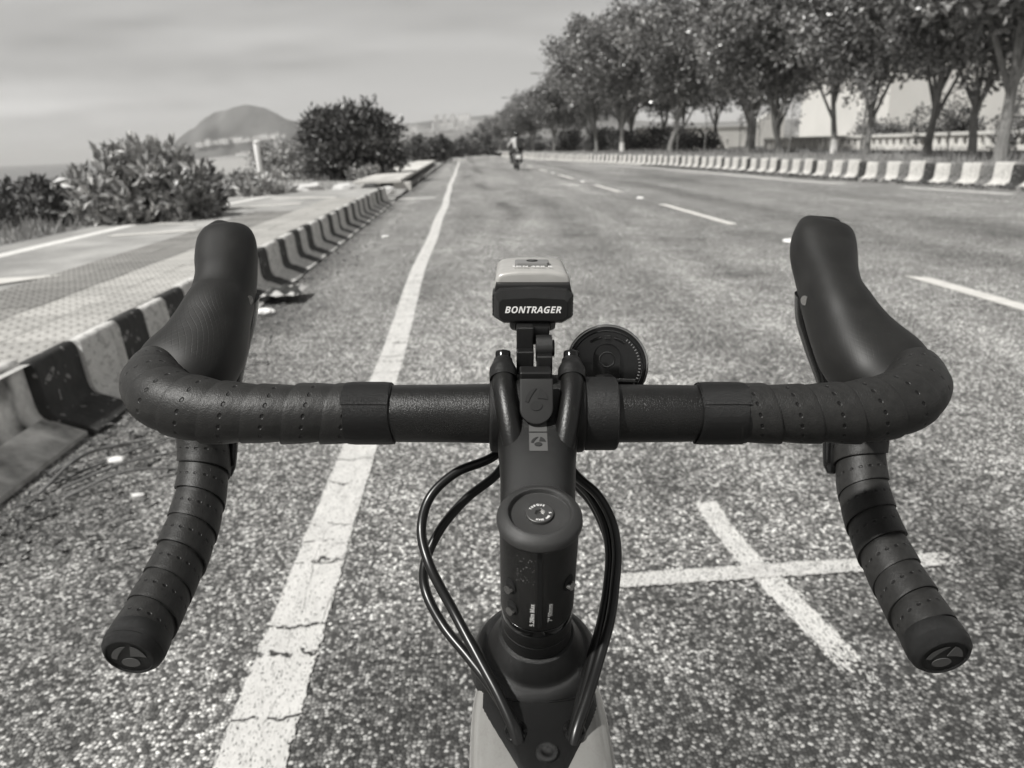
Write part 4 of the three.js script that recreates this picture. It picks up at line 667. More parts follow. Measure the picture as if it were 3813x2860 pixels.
// ---- handlebar, tape, plugs
const side = (a, s) => a.map(([x, y, z, ...r]) => [x * s, y, z, ...r]);
const BAR = [[78, 0, 0], [112, 0, 0], [148, 0, 0], [177, 0.5, -3.5], [200, 3, -13], [215, 5.5, -30], [222.5, 7, -52], [223.5, 2, -71], [221, -18, -83], [216, -46, -83], [213, -68, -71], [212, -88, -48], [213, -104, -20], [215, -115, 8], [216, -122.5, 35]];
part('handlebar', tube([V(-0.13, 0, 0), V(-0.06, 0, 0), V(0, 0, 0), V(0.06, 0, 0), V(0.13, 0, 0)], (t) => 0.0153 - 0.001 * smooth(0.2, 0.5, Math.abs(t - 0.5)) + 0.0006 * smooth(0.2, 0.05, Math.abs(t - 0.5)), { n: 60, m: 56, capped: false }), barMat, bike);
for (const s of [-1, 1]) {
  part('handlebar', tube(side(BAR, s).map(mm), 0.0119, { n: 90, m: 20 }), barMat, bike);
  const pts = side(s > 0 ? [[86, 0, 0], ...BAR.slice(1)] : BAR, s).map(mm), { curve } = frames(pts, 4), L = curve.getLength(), N = 400, F = frames(pts, N, V(0, 1, 0)).f, pitch = 0.0204, seg = 72, f = [0, 0.08, 0.25, 0.45, 0.65, 0.85, 0.96, 1, 1.0], lift = [0.05, 0.18, 0.5, 0.72, 0.86, 0.96, 1, 0.93, -0.3];
  const at = (q) => { const x = clamp(q / L, 0, 1) * N, i = Math.min(N - 1, Math.floor(x)), u = x - i, a = F[i], b = F[i + 1]; return { p: a.p.clone().lerp(b.p, u), N: a.N.clone().lerp(b.N, u).normalize(), B: a.B.clone().lerp(b.B, u).normalize() }; };
  const rows = [], uvs = [], turns = Math.ceil(L / pitch);
  for (let k = -seg; k <= turns * seg; k++) {
    const th = k / seg, row = [], uv = [];
    f.forEach((q, j) => { const a0 = pitch * (th + q), a = clamp(a0, 0.0, L - 0.001), P = at(a), wob = 0.00025 * Math.sin(th * 2.3 + s) + 0.0003 * (vnoise(th * 3 + s * 9, q * 2) - 0.5), r = 0.0149 + 0.0019 * smooth(0.055, 0.015, Math.abs(a - (s > 0 ? 0.119 : 0.127))) + lift[j] * 0.0013 + wob, ang = th * Math.PI * 2 * s + 2.2; row.push(P.p.addScaledVector(P.N, Math.cos(ang) * r).addScaledVector(P.B, Math.sin(ang) * r)); uv.push([th, q]); });
    rows.push(s > 0 ? row : row.reverse()); uvs.push(s > 0 ? uv : uv.reverse());
  }
  const tape = part('bar_tape', creased(grid(rows, uvs), 0.75), tapeMat, bike);
  // finishing tape: two loose turns with a ragged edge
  const fin = []; for (let i = 0; i <= 80; i++) { const th = (i / 80) * 4.3 * Math.PI, row = []; for (let j = 0; j <= 6; j++) { const x = s * ((s > 0 ? 0.0846 : 0.0766) + 0.0237 * (j / 6) + (j === 0 ? 0.0007 * Math.sin(th * 2.7) : 0) + 0.0014 * Math.sin(th * 0.5)), r = 0.0158 + 0.0011 * i / 80 + (j === 0 || j === 6 ? -0.0003 : 0); row.push(V(x, Math.cos(th) * r, Math.sin(th) * r)); } fin.push(row); }
  part('finishing_tape', grid(fin), matte, tape);
  part('finishing_tape', new THREE.RingGeometry(0.0125, 0.0162, 48).rotateY(s * -Math.PI / 2).translate(s > 0 ? 0.0849 : -0.0769, 0, 0), matte, tape);
  // end plug with emblem
  const e = F[N], q = new THREE.Quaternion().setFromUnitVectors(V(0, 1, 0), e.t), plug = part('end_plug', lathe([[0.0112, -0.012], [0.0163, -0.0105], [0.0166, -0.003], [0.0158, 0.001], [0.0134, 0.0038], [0.0122, 0.0042], [0.0120, 0.0032], [0, 0.0034]], 48).applyQuaternion(q).translate(...e.p.toArray()), matte, bike);
  const up = bikeUp ? V(0, 1, 0).addScaledVector(e.t, -e.t.y).normalize() : V(0, 1, 0), rt = V(0, 0, 0).crossVectors(up, e.t), M = new THREE.Matrix4().makeBasis(rt, up, e.t).setPosition(e.p.clone().addScaledVector(e.t, 0.0034));
  part('emblem', emblem(0.0098, 0.0004).applyMatrix4(M), mat(0.075, { roughness: 0.4 }), plug);
  part('plug_ring', new THREE.TorusGeometry(0.0128, 0.0006, 8, 48).applyMatrix4(M), gloss, plug);
}

// ---- brake hoods and levers
const HOOD = { 1: [[216, -1, -50, 54, 41], [209.5, 6, -61, 58, 45], [203, 14, -74, 53, 46], [199, 23, -86, 46, 45], [196.5, 32, -97, 41, 44], [195, 41, -109, 37, 42], [196, 51, -122, 37.5, 40], [198, 64, -137, 42, 36], [200, 74, -146, 41, 31], [201.5, 81, -152, 34, 23], [203, 85, -154, 21, 12], [203, 86, -155, 5, 3]],
  '-1': [[-216, -1, -50, 54, 41], [-210, 6, -61, 57, 45], [-205, 14, -74, 52, 46], [-203, 23, -86, 46, 45], [-202, 31, -96, 41, 44], [-202, 38, -108, 38, 42], [-203, 50, -122, 37.5, 40], [-206, 61, -134, 39.5, 36], [-208.5, 72, -145, 38, 31], [-210, 78, -151, 31, 23], [-209.5, 82, -153, 19, 12], [-209, 83, -154, 5, 3]] };
const LEVER = { 1: [[181, 40, -121, 9, 16], [184, 23, -124, 8, 15], [190, 7, -122, 8, 15], [196, -8, -116, 9, 15], [201, -22, -109, 11, 13], [202, -40, -99, 12, 9], [200, -56, -89, 12, 7], [198, -67, -82, 10, 6], [197, -71, -79, 5, 3]],
  '-1': [[-187, 38, -120, 9, 16], [-191, 23, -124, 8, 15], [-196, 7, -121, 8, 15], [-200, -8, -115, 9, 15], [-203, -22, -109, 11, 13], [-203, -40, -99, 12, 9], [-202, -56, -89, 12, 7], [-201, -68, -81, 10, 6], [-200.5, -73, -78, 5, 3]] };
for (const s of [-1, 1]) {
  const hood = part('brake_hood', loft(HOOD[s], { n: 90, m: 64, e: 2.35 }), s > 0 ? hoodMat : hoodMatL, bike);
  const P = hood.geometry.attributes.position, row = (k) => Array.from({ length: 64 }, (_, j) => V(0, 0, 0).fromBufferAttribute(P, k * 65 + j));
  part('rim', new THREE.TubeGeometry(new THREE.CatmullRomCurve3(row(1), true), 128, 0.0011, 8, true), matte, hood);
  part('brake_lever', loft(LEVER[s], { n: 60, m: 28, e: 2.6 }), gloss, bike);
  const inn = s * -1;                                        // clips on the inner flank
  part('screw', new THREE.CylinderGeometry(0.0032, 0.0032, 0.0015, 20).rotateZ(Math.PI / 2).rotateY(s * 0.5).translate(s * 0.1765 + (s < 0 ? -0.007 : 0), 0.0395, -0.1045), steel, hood);
  part('lever_clip', loft([[s * 180 - (s < 0 ? 6 : 0), 30, -101, 2.5, 8], [s * 180.5 - (s < 0 ? 6 : 0), 24, -95, 3.4, 8], [s * 183 - (s < 0 ? 6 : 0), 16, -87, 1.4, 4]], { n: 10, m: 14 }), darkSteel, hood);
}

// ---- stem, faceplate ears, cap, spacers
const U = V(0, 0.956, 0.292), CAP = V(-0.001, -0.0185, 0.0748), axisAt = (d) => CAP.clone().addScaledVector(U, -d);     // along the steerer, down from the cap top
const stem = part('stem', [
  loft([[0, -1, -3, 44, 32], [0, -5.5, 8, 43, 33], [-0.3, -12, 20, 40, 34], [-0.6, -20, 35, 37, 34], [-1, -31.5, 51, 35.5, 31.5], [-1, -42, 65, 35, 29]], { n: 40, m: 64, e: 3.0 }),
  new THREE.CylinderGeometry(0.0205, 0.0205, 0.0455, 64, 1).rotateZ(Math.PI / 2),
  new THREE.TorusGeometry(0.0185, 0.002, 12, 64).rotateY(Math.PI / 2).translate(0.0228, 0, 0), new THREE.TorusGeometry(0.0185, 0.002, 12, 64).rotateY(Math.PI / 2).translate(-0.0228, 0, 0),
  alongAxis(lathe([[0.0, 0], [0.0172, 0], [0.0177, 0.001], [0.0178, 0.053], [0.0174, 0.0542], [0, 0.0542]], 64), axisAt(0.0605), axisAt(0)),
], stemMat, bike);
for (const s of [-1, 1]) {
  part('faceplate_ear', tube([[s * 9.5, -20, 40], [s * 12.5, -5, 30.5], [s * 15.2, 8, 20.8], [s * 17.2, 17.5, 10], [s * 17.8, 22, 0], [s * 17.8, 22.5, -8], [s * 17.6, 16, -16]].map(mm), (t) => 0.0036 + 0.0022 * smooth(0, 0.35, t), { n: 40, m: 24 }), stemMat, bike);
  part('ear_collar', tube([[s * 17.6, 19.5, 4], [s * 17.9, 24, -3], [s * 17.9, 27, -7]].map(mm), (t) => 0.0072 - 0.0022 * smooth(0.45, 1, t), { n: 14, m: 28 }), matte, bike);
  const bolt = part('clamp_bolt', alongAxis(lathe([[0, 0], [0.0043, 0], [0.0046, 0.0008], [0.0046, 0.0045], [0.004, 0.0056], [0.0026, 0.0058], [0.0024, 0.004], [0, 0.004]], 6), mm([s * 17.9, 26.5, -6.5]), mm([s * 17.9, 33, -11])), gloss, bike);
}
{ // grey strip and emblem square on the stem's top
  const n = V(0, 0.87, 0.49), t = V(0, 0.49, -0.87), P0 = V(-0.0002, 0.0075, 0.0262), strip = (a, b, w) => { const rows = []; for (let i = 0; i <= 8; i++) { const y = lerp(a, b, i / 8), c = topAt(y); rows.push([c.clone().add(V(-w / 2, 0, 0)), c.clone().add(V(w / 2, 0, 0))]); } return grid(rows); };
  const topAt = (d) => { const p = mm([0, 1, -3]).lerp(mm([-0.6, -19, 36]), (d + 5) / 43); return p.add(V(0, 0.0165, 0.0087)).add(V(0, 0.0002, 0.0002)); };
  const rc = new THREE.Raycaster(), onStem = (x, y) => { const o = V(x, y, 0.2), d = V(0, -0.3, -0.95).normalize(); rc.set(o.clone().addScaledVector(d, -0.02), d); stem.updateMatrix(); const m = new THREE.Mesh(stem.geometry, new THREE.MeshBasicMaterial({ side: THREE.DoubleSide })); const h = rc.intersectObject(m)[0]; return h ? h.point.addScaledVector(d, -0.0003) : o; };
  const sheet = (y0, y1, w, k = 10) => { const rows = []; for (let i = 0; i <= k; i++) rows.push([-1, -0.5, 0, 0.5, 1].map((u) => onStem(-0.0005 + u * w / 2, lerp(y0, y1, i / k)))); return grid(rows); };
  const a = part('grey_strip', sheet(0.0682, 0.0553, 0.0088), greyPrint, stem), b = part('emblem_square', sheet(0.0547, 0.0463, 0.0088), greyPrint, stem);
  const c = onStem(-0.0005, 0.0505), c2 = onStem(-0.0005, 0.0515), upv = c2.clone().sub(c).normalize(), M = new THREE.Matrix4().makeBasis(V(1, 0, 0), upv, V(0, 0, 0).crossVectors(V(1, 0, 0), upv)).setPosition(c.addScaledVector(V(0, 0.3, 0.95), 0.0002));
  part('emblem', emblem(0.0036, 0.0002, 0.95).applyMatrix4(M), mat(0.014), stem);
}
const steerCap = part('stem_cap', alongAxis(lathe([[0, 0.0040], [0.0062, 0.0040], [0.0064, 0.0043], [0.0132, 0.0043], [0.0136, 0.0048], [0.0138, 0.0064], [0.0143, 0.0068], [0.0156, 0.0066], [0.0179, 0.0052], [0.0190, 0.0034], [0.0192, 0.0012], [0.0189, 0.0002], [0.0174, -0.0002], [0.0168, -0.0004], [0.0168, -0.002]], 72), axisAt(0.0062), axisAt(0)), capMat, bike);
{
  const M = new THREE.Matrix4().makeBasis(V(1, 0, 0), V(0, 0.292, -0.956), U).setPosition(axisAt(0.0020));
  part('cap_bolt', mergeGeometries([extrude((() => { const s = new THREE.Shape(); s.absarc(0, 0, 0.0061, 0, Math.PI * 2); const h = new THREE.Path(); for (let i = 0; i <= 6; i++) { const a = i * Math.PI / 3 + 0.26; i ? h.lineTo(Math.cos(a) * 0.0022, Math.sin(a) * 0.0022) : h.moveTo(Math.cos(a) * 0.0022, Math.sin(a) * 0.0022); } s.holes.push(h); return s; })(), 0.0012, 0.0003, { curve: 20 }), new THREE.CircleGeometry(0.003, 12).translate(0, 0, 0.00005)].map(flat)).applyMatrix4(M), capBolt, steerCap);
  const letters = []; [['TORQUE', 2.65, -0.30], ['5 Nm MAX', -0.05, -0.26]].forEach(([w, a0, da]) => [...w].forEach((ch, i) => { if (ch === ' ') return; const a = a0 + da * i; letters.push(flat(text(ch, 0.0011, 0.00008).rotateZ(a - Math.PI / 2).translate(Math.cos(a) * 0.0046, Math.sin(a) * 0.0046, 0.00152))); }));
  part('lettering', mergeGeometries(letters).applyMatrix4(M), print, steerCap);
  // pinch slot, bolts and print on the back of the stem
  const back = V(0, -0.292, 0.956), wall = (ang, d, out = 0.0178) => axisAt(d).addScaledVector(back, Math.cos(ang) * out).addScaledVector(V(1, 0, 0), Math.sin(ang) * out), face = (ang) => V(0, 0, 0).addScaledVector(back, Math.cos(ang)).addScaledVector(V(1, 0, 0), Math.sin(ang));
  const slot = []; for (let i = 0; i <= 10; i++) { const d = 0.0072 + i * 0.0049, a = -0.02 + 0.06 * i / 10, w = 0.055; slot.push([wall(a - w, d, 0.01802), wall(a + w, d, 0.01802)]); }
  part('pinch_slot', grid(slot), mat(0.004, { roughness: 0.9 }), stem);
  for (const [a, d] of [[-0.8, 0.0345], [-0.74, 0.0485], [0.85, 0.033]]) { const p = wall(a, d, 0.0172), q = face(a); part('bolt_pocket', new THREE.SphereGeometry(0.0042, 18, 12).scale(0.75, 1.15, 0.12).applyQuaternion(new THREE.Quaternion().setFromUnitVectors(V(0, 0, 1), q)).translate(...p.clone().addScaledVector(q, 0.0006).toArray()), mat(0.003, { roughness: 0.9, }), stem); part('pinch_bolt', new THREE.CylinderGeometry(0.0021, 0.0023, 0.0032, 16).rotateX(Math.PI / 2).rotateY(a).translate(...p.clone().addScaledVector(q, 0.0014).addScaledVector(U, -0.001).toArray()), steel, stem); }
  const word = (str, a, d, size) => { const q = face(a), up = V(1, 0, 0).multiplyScalar(-Math.cos(a)).addScaledVector(back, Math.sin(a)).normalize(); return text(str, size, 0.0001).applyMatrix4(new THREE.Matrix4().makeBasis(U, up, q).setPosition(wall(a, d, 0.01788))); };
  part('lettering', [word('5.2Nm Max', -0.17, 0.0485, 0.0021), word('7° 90mm', 0.3, 0.0475, 0.0021)], mat(0.6), stem);
  // worn patch of the finish
  const scuff = []; const R = rng(2); for (let i = 0; i < 46; i++) { const a = -0.62 + R() * 0.5, d = 0.0115 + R() * 0.017, w = 0.008 + R() * 0.03, h = 0.0001 + R() * 0.0005; scuff.push(flat(grid([[wall(a, d, 0.01786), wall(a + w, d + 0.0003 * (R() - 0.5), 0.01786)], [wall(a, d + h, 0.01786), wall(a + w * (0.3 + R()), d + h, 0.01786)]]))); }
  part('scuff', scuff, mat(0.2), stem);
  // spacers and headset cover
  [[0.0608, 0.0652], [0.0655, 0.0738], [0.0741, 0.0822]].forEach(([a, b], i) => { const h = b - a; part('steerer_spacer', alongAxis(lathe([[0.014, 0], [0.0171, 0], [0.0174, 0.0004], [0.0174, h - 0.0004], [0.0171, h], [0.014, h]], 64), axisAt(b), axisAt(0)), i ? satin : gloss, bike); });
  const cover = part('headset_cover', alongAxis(lathe([[0.034, -0.008], [0.0326, -0.001], [0.0302, 0.0032], [0.0272, 0.0056], [0.0258, 0.006], [0.0246, 0.0066], [0.0238, 0.0085], [0.0215, 0.0135], [0.0192, 0.0175], [0.0186, 0.0185], [0.014, 0.0185]], 72), axisAt(0.101), axisAt(0)), satin, bike);
}

// ---- frame: top tube with a black inlay, head tube, down tube, seat tube, stays
const frame = part('frame', [
  loft([[-0.2, -139, 36, 58, 44, 3], [0, -141, 58, 66, 42, 3.4], [0.5, -144, 84, 68, 42, 3.6], [1, -147, 112, 66, 44, 3.6], [1, -154, 170, 58, 44, 3], [1, -172, 320, 46, 42, 2.6], [1, -196, 560, 38, 38, 2.2]], { n: 70, m: 56 }),
  loft([[-0.3, -118, 44, 62, 58, 2.6], [-0.3, -165, 30, 58, 60, 2.5], [0, -240, 7, 52, 62, 2.4], [0, -275, -4, 58, 62, 2.2]], { n: 30, m: 40 }),
  tube([[0, -232, 12], [0, -440, 180], [0, -715, 415]].map(mm), (t) => 0.03 - 0.006 * t, { n: 20, m: 24 }), tube([[0, -715, 415], [0, -190, 560]].map(mm), 0.017, { n: 10, m: 18 }),
  ...[-1, 1].flatMap((s) => [tube([[s * 30, -715, 440], [s * 62, -650, 825]].map(mm), 0.011, { n: 10, m: 12 }), tube([[s * 14, -300, 535], [s * 62, -645, 825]].map(mm), 0.008, { n: 10, m: 12 })]),
], silver, bike);
{
  const rc = new THREE.Raycaster(), m = new THREE.Mesh(frame.geometry, new THREE.MeshBasicMaterial({ side: THREE.DoubleSide }));
  const top = (x, z, lift = 0.0006) => { rc.set(V(x, 0.05, z), V(0, -1, 0)); const h = rc.intersectObject(m)[0]; return h ? h.point.add(V(0, lift, 0)) : V(x, -0.12, z); };
  const rows = []; for (let i = 0; i <= 40; i++) { const z = lerp(0.03, 0.135, i / 40), w = z < 0.072 ? lerp(0.0315, 0.0308, clamp((z - 0.03) / 0.042)) : Math.max(0.0095, 0.0308 - Math.pow((z - 0.072) / 0.038, 1.05) * 0.019), row = []; for (let j = 0; j <= 14; j++) { const u = (j / 14) * 2 - 1; row.push(top(0.0005 + u * w, z, Math.abs(u) > 0.97 ? -0.0004 : 0.0007)); } rows.push(row); }
  part('top_inlay', grid(rows), satin, frame);
  for (const [x, z] of [[-0.0115, 0.0905], [0.0155, 0.0905]]) { const p = top(x, z, 0.0005); part('cable_port', new THREE.SphereGeometry(0.0056, 18, 10).scale(1, 0.35, 1.3).translate(...p.toArray()), gloss, frame); }
  const p = top(0.0025, 0.1035, 0.0008); part('frame_bolt', lathe([[0, 0.0006], [0.0018, 0.0006], [0.0022, 0.0018], [0.0044, 0.002], [0.005, 0.0012], [0.0054, 0]], 28).rotateX(0.16).translate(...p.toArray()), satin, frame);
  part('seam', new THREE.TubeGeometry(new THREE.CatmullRomCurve3(span(-0.019, 0.0195, 12).map((x) => top(x, 0.0745 - x * x * 9, 0.0008))), 30, 0.00045, 6), gloss, frame);
}
// cables from under the bar into the frame
const CABLES = [[[-10, -14, -14], [-23, -27, -6], [-44, -34, 1], [-57, -44, 10], [-61, -57, 19], [-56, -69, 34], [-42, -88, 50], [-28, -102, 70], [-19, -111, 83], [-12, -121, 94], [-10, -128, 99]], [[-10, -24, -22], [-21, -42, -17], [-39, -54, -8], [-53, -66, 7], [-60, -79, 21], [-58, -86, 34], [-48, -97, 48], [-34, -105, 63], [-21, -112, 79], [-11, -121, 94], [-9, -128, 98]],
  [[10, -18, -12], [21, -36, -3], [33, -45, 5], [40, -56, 14], [42, -68, 23], [40, -81, 35], [36, -92, 50], [29, -104, 66], [22, -113, 82], [16, -121, 94], [14, -128, 99]], [[10, -26, -22], [23, -48, -15], [31, -55, -7], [38, -66, 7], [41, -78, 18], [38, -88, 29], [31, -101, 48], [23, -111, 68], [15, -122, 93], [13, -128, 97]],
  [[9, -22, -20], [21, -41, -10], [30, -49, -2], [37, -60, 9], [39, -72, 19], [37, -84, 31], [32, -96, 48], [25, -108, 67], [18, -118, 86], [14, -126, 96]]];
CABLES.forEach((c, i) => part('cable', tube(c.map(mm), 0.0026, { n: 70, m: 14 }), cableMat, bike));
for (const s of [-1, 1]) part('cable', tube([[s * 62, -13, -12], [s * 40, -17, -14], [s * 22, -22, -16], [s * 12, -28, -20]].map(mm), 0.0024, { n: 20, m: 12 }), cableMat, bike);

// ---- fork, wheels, seat post and saddle (mostly out of the picture)
part('fork', [...[-1, 1].map((s) => tube([[s * 20, -268, -8], [s * 36, -330, -38], [s * 50, -480, -92], [s * 52, -645, -160]].map(mm), (t) => 0.015 - 0.007 * t, { n: 16, m: 14 })), loft([[0, -262, -2, 56, 50], [0, -285, -12, 66, 52], [0, -300, -18, 60, 40]], { n: 8, m: 24 })], satin, bike);
for (const [name, z] of [['front_wheel', -160], ['rear_wheel', 825]]) {
  const w = part(name, new THREE.TorusGeometry(0.312, 0.011, 14, 90).rotateY(Math.PI / 2).translate(0, -0.645, z / 1000), satin, bike);
  part('tyre', new THREE.TorusGeometry(0.3245, 0.0145, 16, 90).rotateY(Math.PI / 2).translate(0, -0.645, z / 1000), mat(0.02, { roughness: 0.9 }), w);
  part('hub', new THREE.CylinderGeometry(0.018, 0.018, 0.1, 20).rotateZ(Math.PI / 2).translate(0, -0.645, z / 1000), darkSteel, w);
  for (let i = 0; i < 24; i++) part('spoke', new THREE.CylinderGeometry(0.001, 0.001, 0.3, 5).translate(0, 0.155, 0).rotateZ(i % 2 ? 0.08 : -0.08).rotateX((i / 24) * Math.PI * 2).translate(0, -0.645, z / 1000), darkSteel, w);
}
part('seat_post', tube([[0, -190, 560], [0, -70, 593]].map(mm), 0.0136, { n: 4, m: 16 }), satin, bike);
part('saddle', loft([[0, -42, 445, 30, 26], [0, -38, 480, 40, 30], [0, -40, 560, 60, 34], [0, -36, 640, 120, 36], [0, -34, 700, 138, 34], [0, -34, 725, 110, 22]], { n: 24, m: 24 }), matte, bike);
part('crankset', [new THREE.TorusGeometry(0.1, 0.005, 8, 60).rotateY(Math.PI / 2).translate(0.045, -0.715, 0.415), tube([[62, -715, 415], [66, -800, 265]].map(mm), 0.012, { n: 4, m: 10 }), tube([[-62, -715, 415], [-66, -630, 565]].map(mm), 0.012, { n: 4, m: 10 }), new THREE.CylinderGeometry(0.02, 0.02, 0.12, 16).rotateZ(Math.PI / 2).translate(0, -0.715, 0.415)], satin, bike);

// ================================================================ HEADLIGHT on its mount above the stem
{
  const t = onBike('bicycle_light', 'small black and silver bicycle headlight on a mount above the stem', 'bicycle light'), at = (g, z = 0) => g.translate(-0.0015, 0.0525, z);
  const low = [[-16, -12.4], [16, -12.4], [20.8, -9.2], [21.3, -4], [21.6, 5], [20.6, 9.2], [-20.6, 9.2], [-21.6, 5], [-21.3, -4], [-20.8, -9.2]].map(([x, y]) => [x / 1000, y / 1000]);
  const hi = new THREE.Shape(); { const p = [[-21.7, 3.2], [-21.2, 9.6], [-17.6, 14.2], [-8, 15.5], [8, 15.5], [17.6, 14.2], [21.2, 9.6], [21.7, 3.2]].map(([x, y]) => [x / 1000, y / 1000]); hi.moveTo(...p[0]); hi.lineTo(...p[1]); hi.quadraticCurveTo(-0.0204, 0.0134, ...p[2]); hi.quadraticCurveTo(-0.013, 0.0152, ...p[3]); hi.lineTo(...p[4]); hi.quadraticCurveTo(0.013, 0.0152, ...p[5]); hi.quadraticCurveTo(0.0204, 0.0134, ...p[6]); hi.lineTo(...p[7]); hi.closePath(); }
  const housing = part('housing', at(creased(extrude(low, 0.062, 0.0016, { seg: 3 }), 0.5), -0.104), plain, t);
  const shell = part('top_shell', at(creased(extrude(hi, 0.05, 0.0024, { seg: 4 }), 0.5), -0.0985), lampSilver, t);
  part('front_bezel', at(creased(extrude(low.map(([x, y]) => [x * 0.96, y * 0.96 + 0.003]), 0.006, 0.002, { seg: 3 }), 0.5), -0.112), gloss, housing);
  part('lens', at(new THREE.CircleGeometry(0.01, 24).rotateY(Math.PI), -0.1146), phys(0.5, { roughness: 0.1, metalness: 0.4 }), housing);
  // rear cap, sloped in at the top and corners
  const lay = (w, y0, y1, c, z) => [[-w + c, y0], [w - c, y0], [w, y0 + c * 0.62], [w + 0.2, (y0 + y1) / 2], [w, y1 - c * 0.55], [w - c * 0.6, y1], [0, y1 + 0.9], [-w + c * 0.6, y1], [-w, y1 - c * 0.55], [-w - 0.2, (y0 + y1) / 2], [-w, y0 + c * 0.62], [-w + c, y0]].map(([x, y]) => V((x - 1.5) / 1000, (y + 52.5) / 1000, z / 1000));
  const rear = part('rear_cap', creased(grid([lay(21.9, -12.6, 7.5, 5.4, -48), lay(21.8, -12.5, 6.8, 5.4, -38.5), lay(21.2, -12.0, 6.2, 5.2, -36.8), lay(19.2, -10.4, 2.2, 3, -33.8), lay(18.7, -10.0, 1.7, 2.8, -33.4)], null, false, false, true), 0.35), matte, t);
  part('lettering', text('BONTRAGER', 0.0037, 0.0002, 0.22, 1.0).scale(1.03, 1, 1).translate(-0.0012, 0.0486, -0.03330), mat(0.85, { roughness: 0.5 }), rear);
  part('lettering', text('ION 450 R', 0.0028, 0.0001, 0, 1.25).rotateX(-Math.PI / 2).translate(-0.0015, 0.0692, -0.0548), mat(0.8), shell);
  const btn = part('button', creased(extrude([[-8.6, -6.5], [8.6, -6.5], [10, -4.8], [10, 4.8], [8.6, 6.5], [-8.6, 6.5], [-10, 4.8], [-10, -4.8]].map(([x, y]) => [x / 1000, y / 1000]), 0.0016, 0.0006).rotateX(-Math.PI / 2), 0.5).translate(-0.0015, 0.0682, -0.0675), mat(0.19, { roughness: 0.55 }), t);
  part('emblem_disc', new THREE.CylinderGeometry(0.0032, 0.0032, 0.0006, 24).translate(-0.0015, 0.0707, -0.0675), mat(0.03), btn); part('emblem', emblem(0.0027, 0.0002).rotateX(-Math.PI / 2).translate(-0.0015, 0.07102, -0.0675), mat(0.16), btn);
  for (const s of [-1, 1]) { const gp = []; for (let i = 0; i < 6; i++) gp.push(box(0.0012, 0.0016, 0.02, -0.0015 + s * 0.0222, 0.0440 + i * 0.0021, -0.052, 0.0004)); part('side_grip', gp, matte, t); }
  // neck and hinge
  part('neck', [loft([[-1.5, 40.5, -52, 26, 14, 4], [-1.5, 38.6, -42, 26, 9, 4], [-1.5, 38.2, -36, 20, 6, 4]], { n: 10, m: 30 }), creased(extrude([[-9.2, 3], [9.2, 3], [8.6, -5], [6.4, -7.5], [-6.2, -7.5], [-8.4, -5]].map(([x, y]) => [x / 1000, y / 1000]), 0.010, 0.0012), 0.5).translate(-0.0015, 0.0375, -0.0385)], satin, t);
  const bl = part('hinge_block', [box(0.0092, 0.0125, 0.0115, -0.0062, 0.0245, -0.0165, 0.0008), box(0.0092, 0.0155, 0.010, -0.0062, 0.0345, -0.0225, 0.0008)], satin, t);
  part('hinge_block', box(0.0090, 0.0062, 0.0115, -0.0062, 0.0155, -0.0120, 0.0006), matte, t);
  const kn = part('knuckle', [new THREE.CylinderGeometry(0.0072, 0.0072, 0.0085, 32).rotateZ(Math.PI / 2).translate(0.0038, 0.0315, -0.0155), box(0.0082, 0.022, 0.0095, 0.0038, 0.0195, -0.0075, 0.001)], satin, t);
  part('hinge_bolt', new THREE.CylinderGeometry(0.0045, 0.0045, 0.0016, 20).rotateZ(Math.PI / 2).translate(0.0086, 0.0315, -0.0155), gloss, kn);
  // bracket lying over the clamp, with its emblem
  const br = new THREE.Shape(); br.moveTo(-0.0082, 0.0105); br.lineTo(-0.0082, -0.004); br.absarc(0, -0.004, 0.0082, Math.PI, Math.PI * 2, false); br.lineTo(0.0082, 0.0105); br.lineTo(0.0082, 0.0105); br.closePath();
  const q = new THREE.Quaternion().setFromUnitVectors(V(0, 0, 1), V(0, 0.42, 0.907)), bk = part('bracket', creased(extrude(br, 0.006, 0.0009, { seg: 3, curve: 24 }), 0.5).applyQuaternion(q).translate(-0.0012, 0.0132, 0.0182), phys(0.024, { roughness: 0.4 }), t);
  part('emblem', emblem(0.0056, 0.0004, 1.15).applyQuaternion(q).translate(-0.0012, 0.0132 + 0.0029, 0.0182 + 0.0063), mat(0.012, { roughness: 0.5 }), bk);
  part('bracket_arm', box(0.0162, 0.012, 0.012, -0.0012, 0.0195, 0.0035, 0.001), plain, t);
}

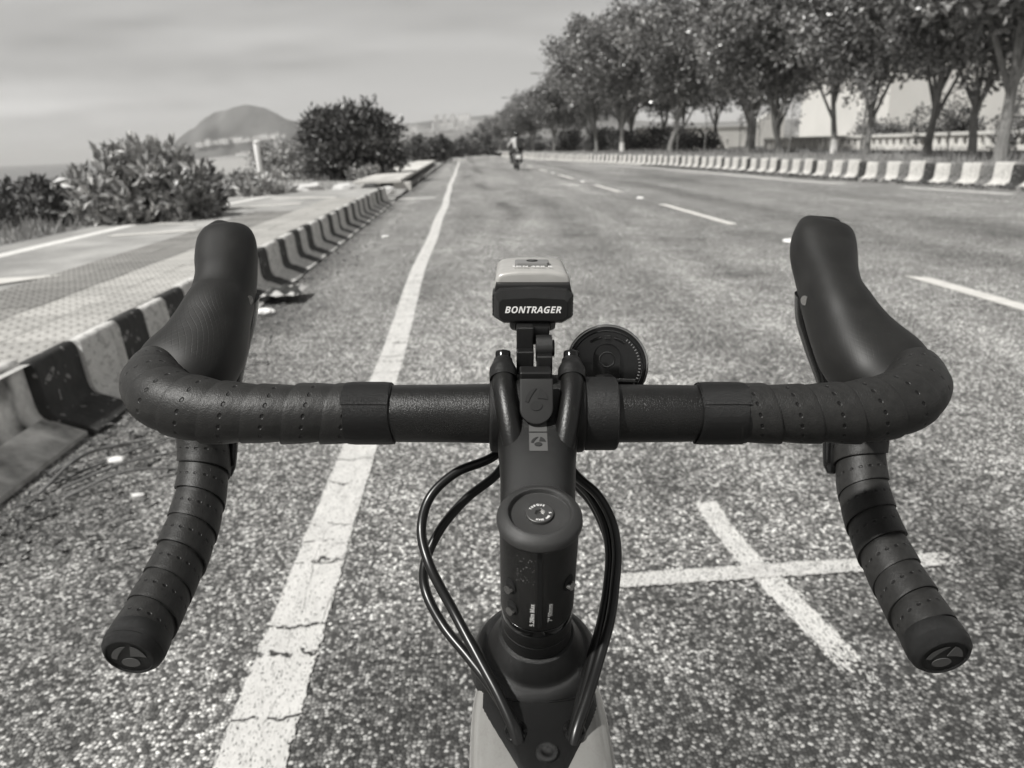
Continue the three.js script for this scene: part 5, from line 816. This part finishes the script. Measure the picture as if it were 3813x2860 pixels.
// ================================================================ ROUND MOUNT beside the stem
{
  const t = onBike('bar_mount', 'round black disc with silver rim on a clamp right of the stem', 'handlebar mount');
  const n = V(-0.1, 0.2, 0.97).normalize(), c = mm([42, 12.5, -46]), M = new THREE.Matrix4().makeBasis(V(0, 0, 0).crossVectors(V(0, 1, 0), n).normalize(), V(0, 0, 0).crossVectors(n, V(0, 0, 0).crossVectors(V(0, 1, 0), n).normalize()), n).setPosition(c), put = (g) => g.applyMatrix4(M);
  const disc = part('disc', put(lathe([[0, 0], [0.0212, 0], [0.0226, 0.0012], [0.0229, -0.001], [0.0232, -0.006], [0.0215, -0.012], [0, -0.013]], 72).rotateX(Math.PI / 2)), gloss, t);
  part('rim', put(new THREE.TorusGeometry(0.0231, 0.0011, 12, 90).translate(0, 0, -0.0032)), steel, disc);
  part('groove_ring', put(new THREE.TorusGeometry(0.0205, 0.0004, 8, 80).translate(0, 0, 0.0003)), satin, disc);
  const arch = new THREE.Shape(); arch.moveTo(-0.0078, -0.012); arch.lineTo(-0.0078, 0.004); arch.absarc(0, 0.004, 0.0078, Math.PI, 0, true); arch.lineTo(0.0078, -0.012); arch.closePath();
  const plate = part('arch_plate', put(creased(extrude(arch, 0.002, 0.0006, { curve: 20 }), 0.5).translate(0, 0.001, 0.0003)), gloss, disc);
  part('round_boss', put(new THREE.TorusGeometry(0.0042, 0.0005, 8, 40).translate(0, 0.004, 0.0028)), satin, disc);
  for (const [a0, a1] of [[0.95, 1.35], [1.79, 2.19]]) part('locking_tab', put(new THREE.TorusGeometry(0.0168, 0.0007, 6, 14, a1 - a0).rotateZ(a0).translate(0, 0, 0.0007)), satin, disc);
  part('locking_tab', put(box(0.0036, 0.0028, 0.0016, 0, 0.0168, 0.0006, 0.0004)), satin, disc);
  const ticks = []; for (let i = 0; i < 16; i++) { const a = 0.95 - i * 0.1; ticks.push(flat(put(box(0.0005, 0.0012, 0.0002, 0, 0.0188, 0.0012).rotateZ(a - Math.PI / 2)))); }
  part('tick_mark', ticks, mat(0.2), disc).userData.kind = 'stuff';
  part('arm', [put(box(0.013, 0.0045, 0.016, 0, -0.009, 0.006, 0.001)), put(box(0.034, 0.0022, 0.003, 0, -0.0078, 0.0016, 0.0006)), tube([[42, 4, -42], [40, 8, -28], [34, 12, -14]].map(mm), 0.005, { n: 8, m: 12 })], satin, t);
  part('hinge', put(new THREE.TorusGeometry(0.0042, 0.0011, 8, 28).rotateX(1.2).translate(0.004, -0.012, 0.012)), darkSteel, t);
  part('clamp_ring', lathe([[0.0155, -0.0088], [0.0186, -0.0088], [0.0194, -0.0078], [0.0194, 0.0078], [0.0186, 0.0088], [0.0155, 0.0088]], 72).rotateZ(Math.PI / 2).translate(0.0328, 0, 0), matte, t);
}

//ENDBIKE
const renderer = new THREE.WebGLRenderer();
renderer.setSize(1024, 768);
renderer.toneMapping = THREE.LinearToneMapping;
renderer.toneMappingExposure = EXPOSURE;
renderer.shadowMap.enabled = true;
renderer.render(scene, camera);
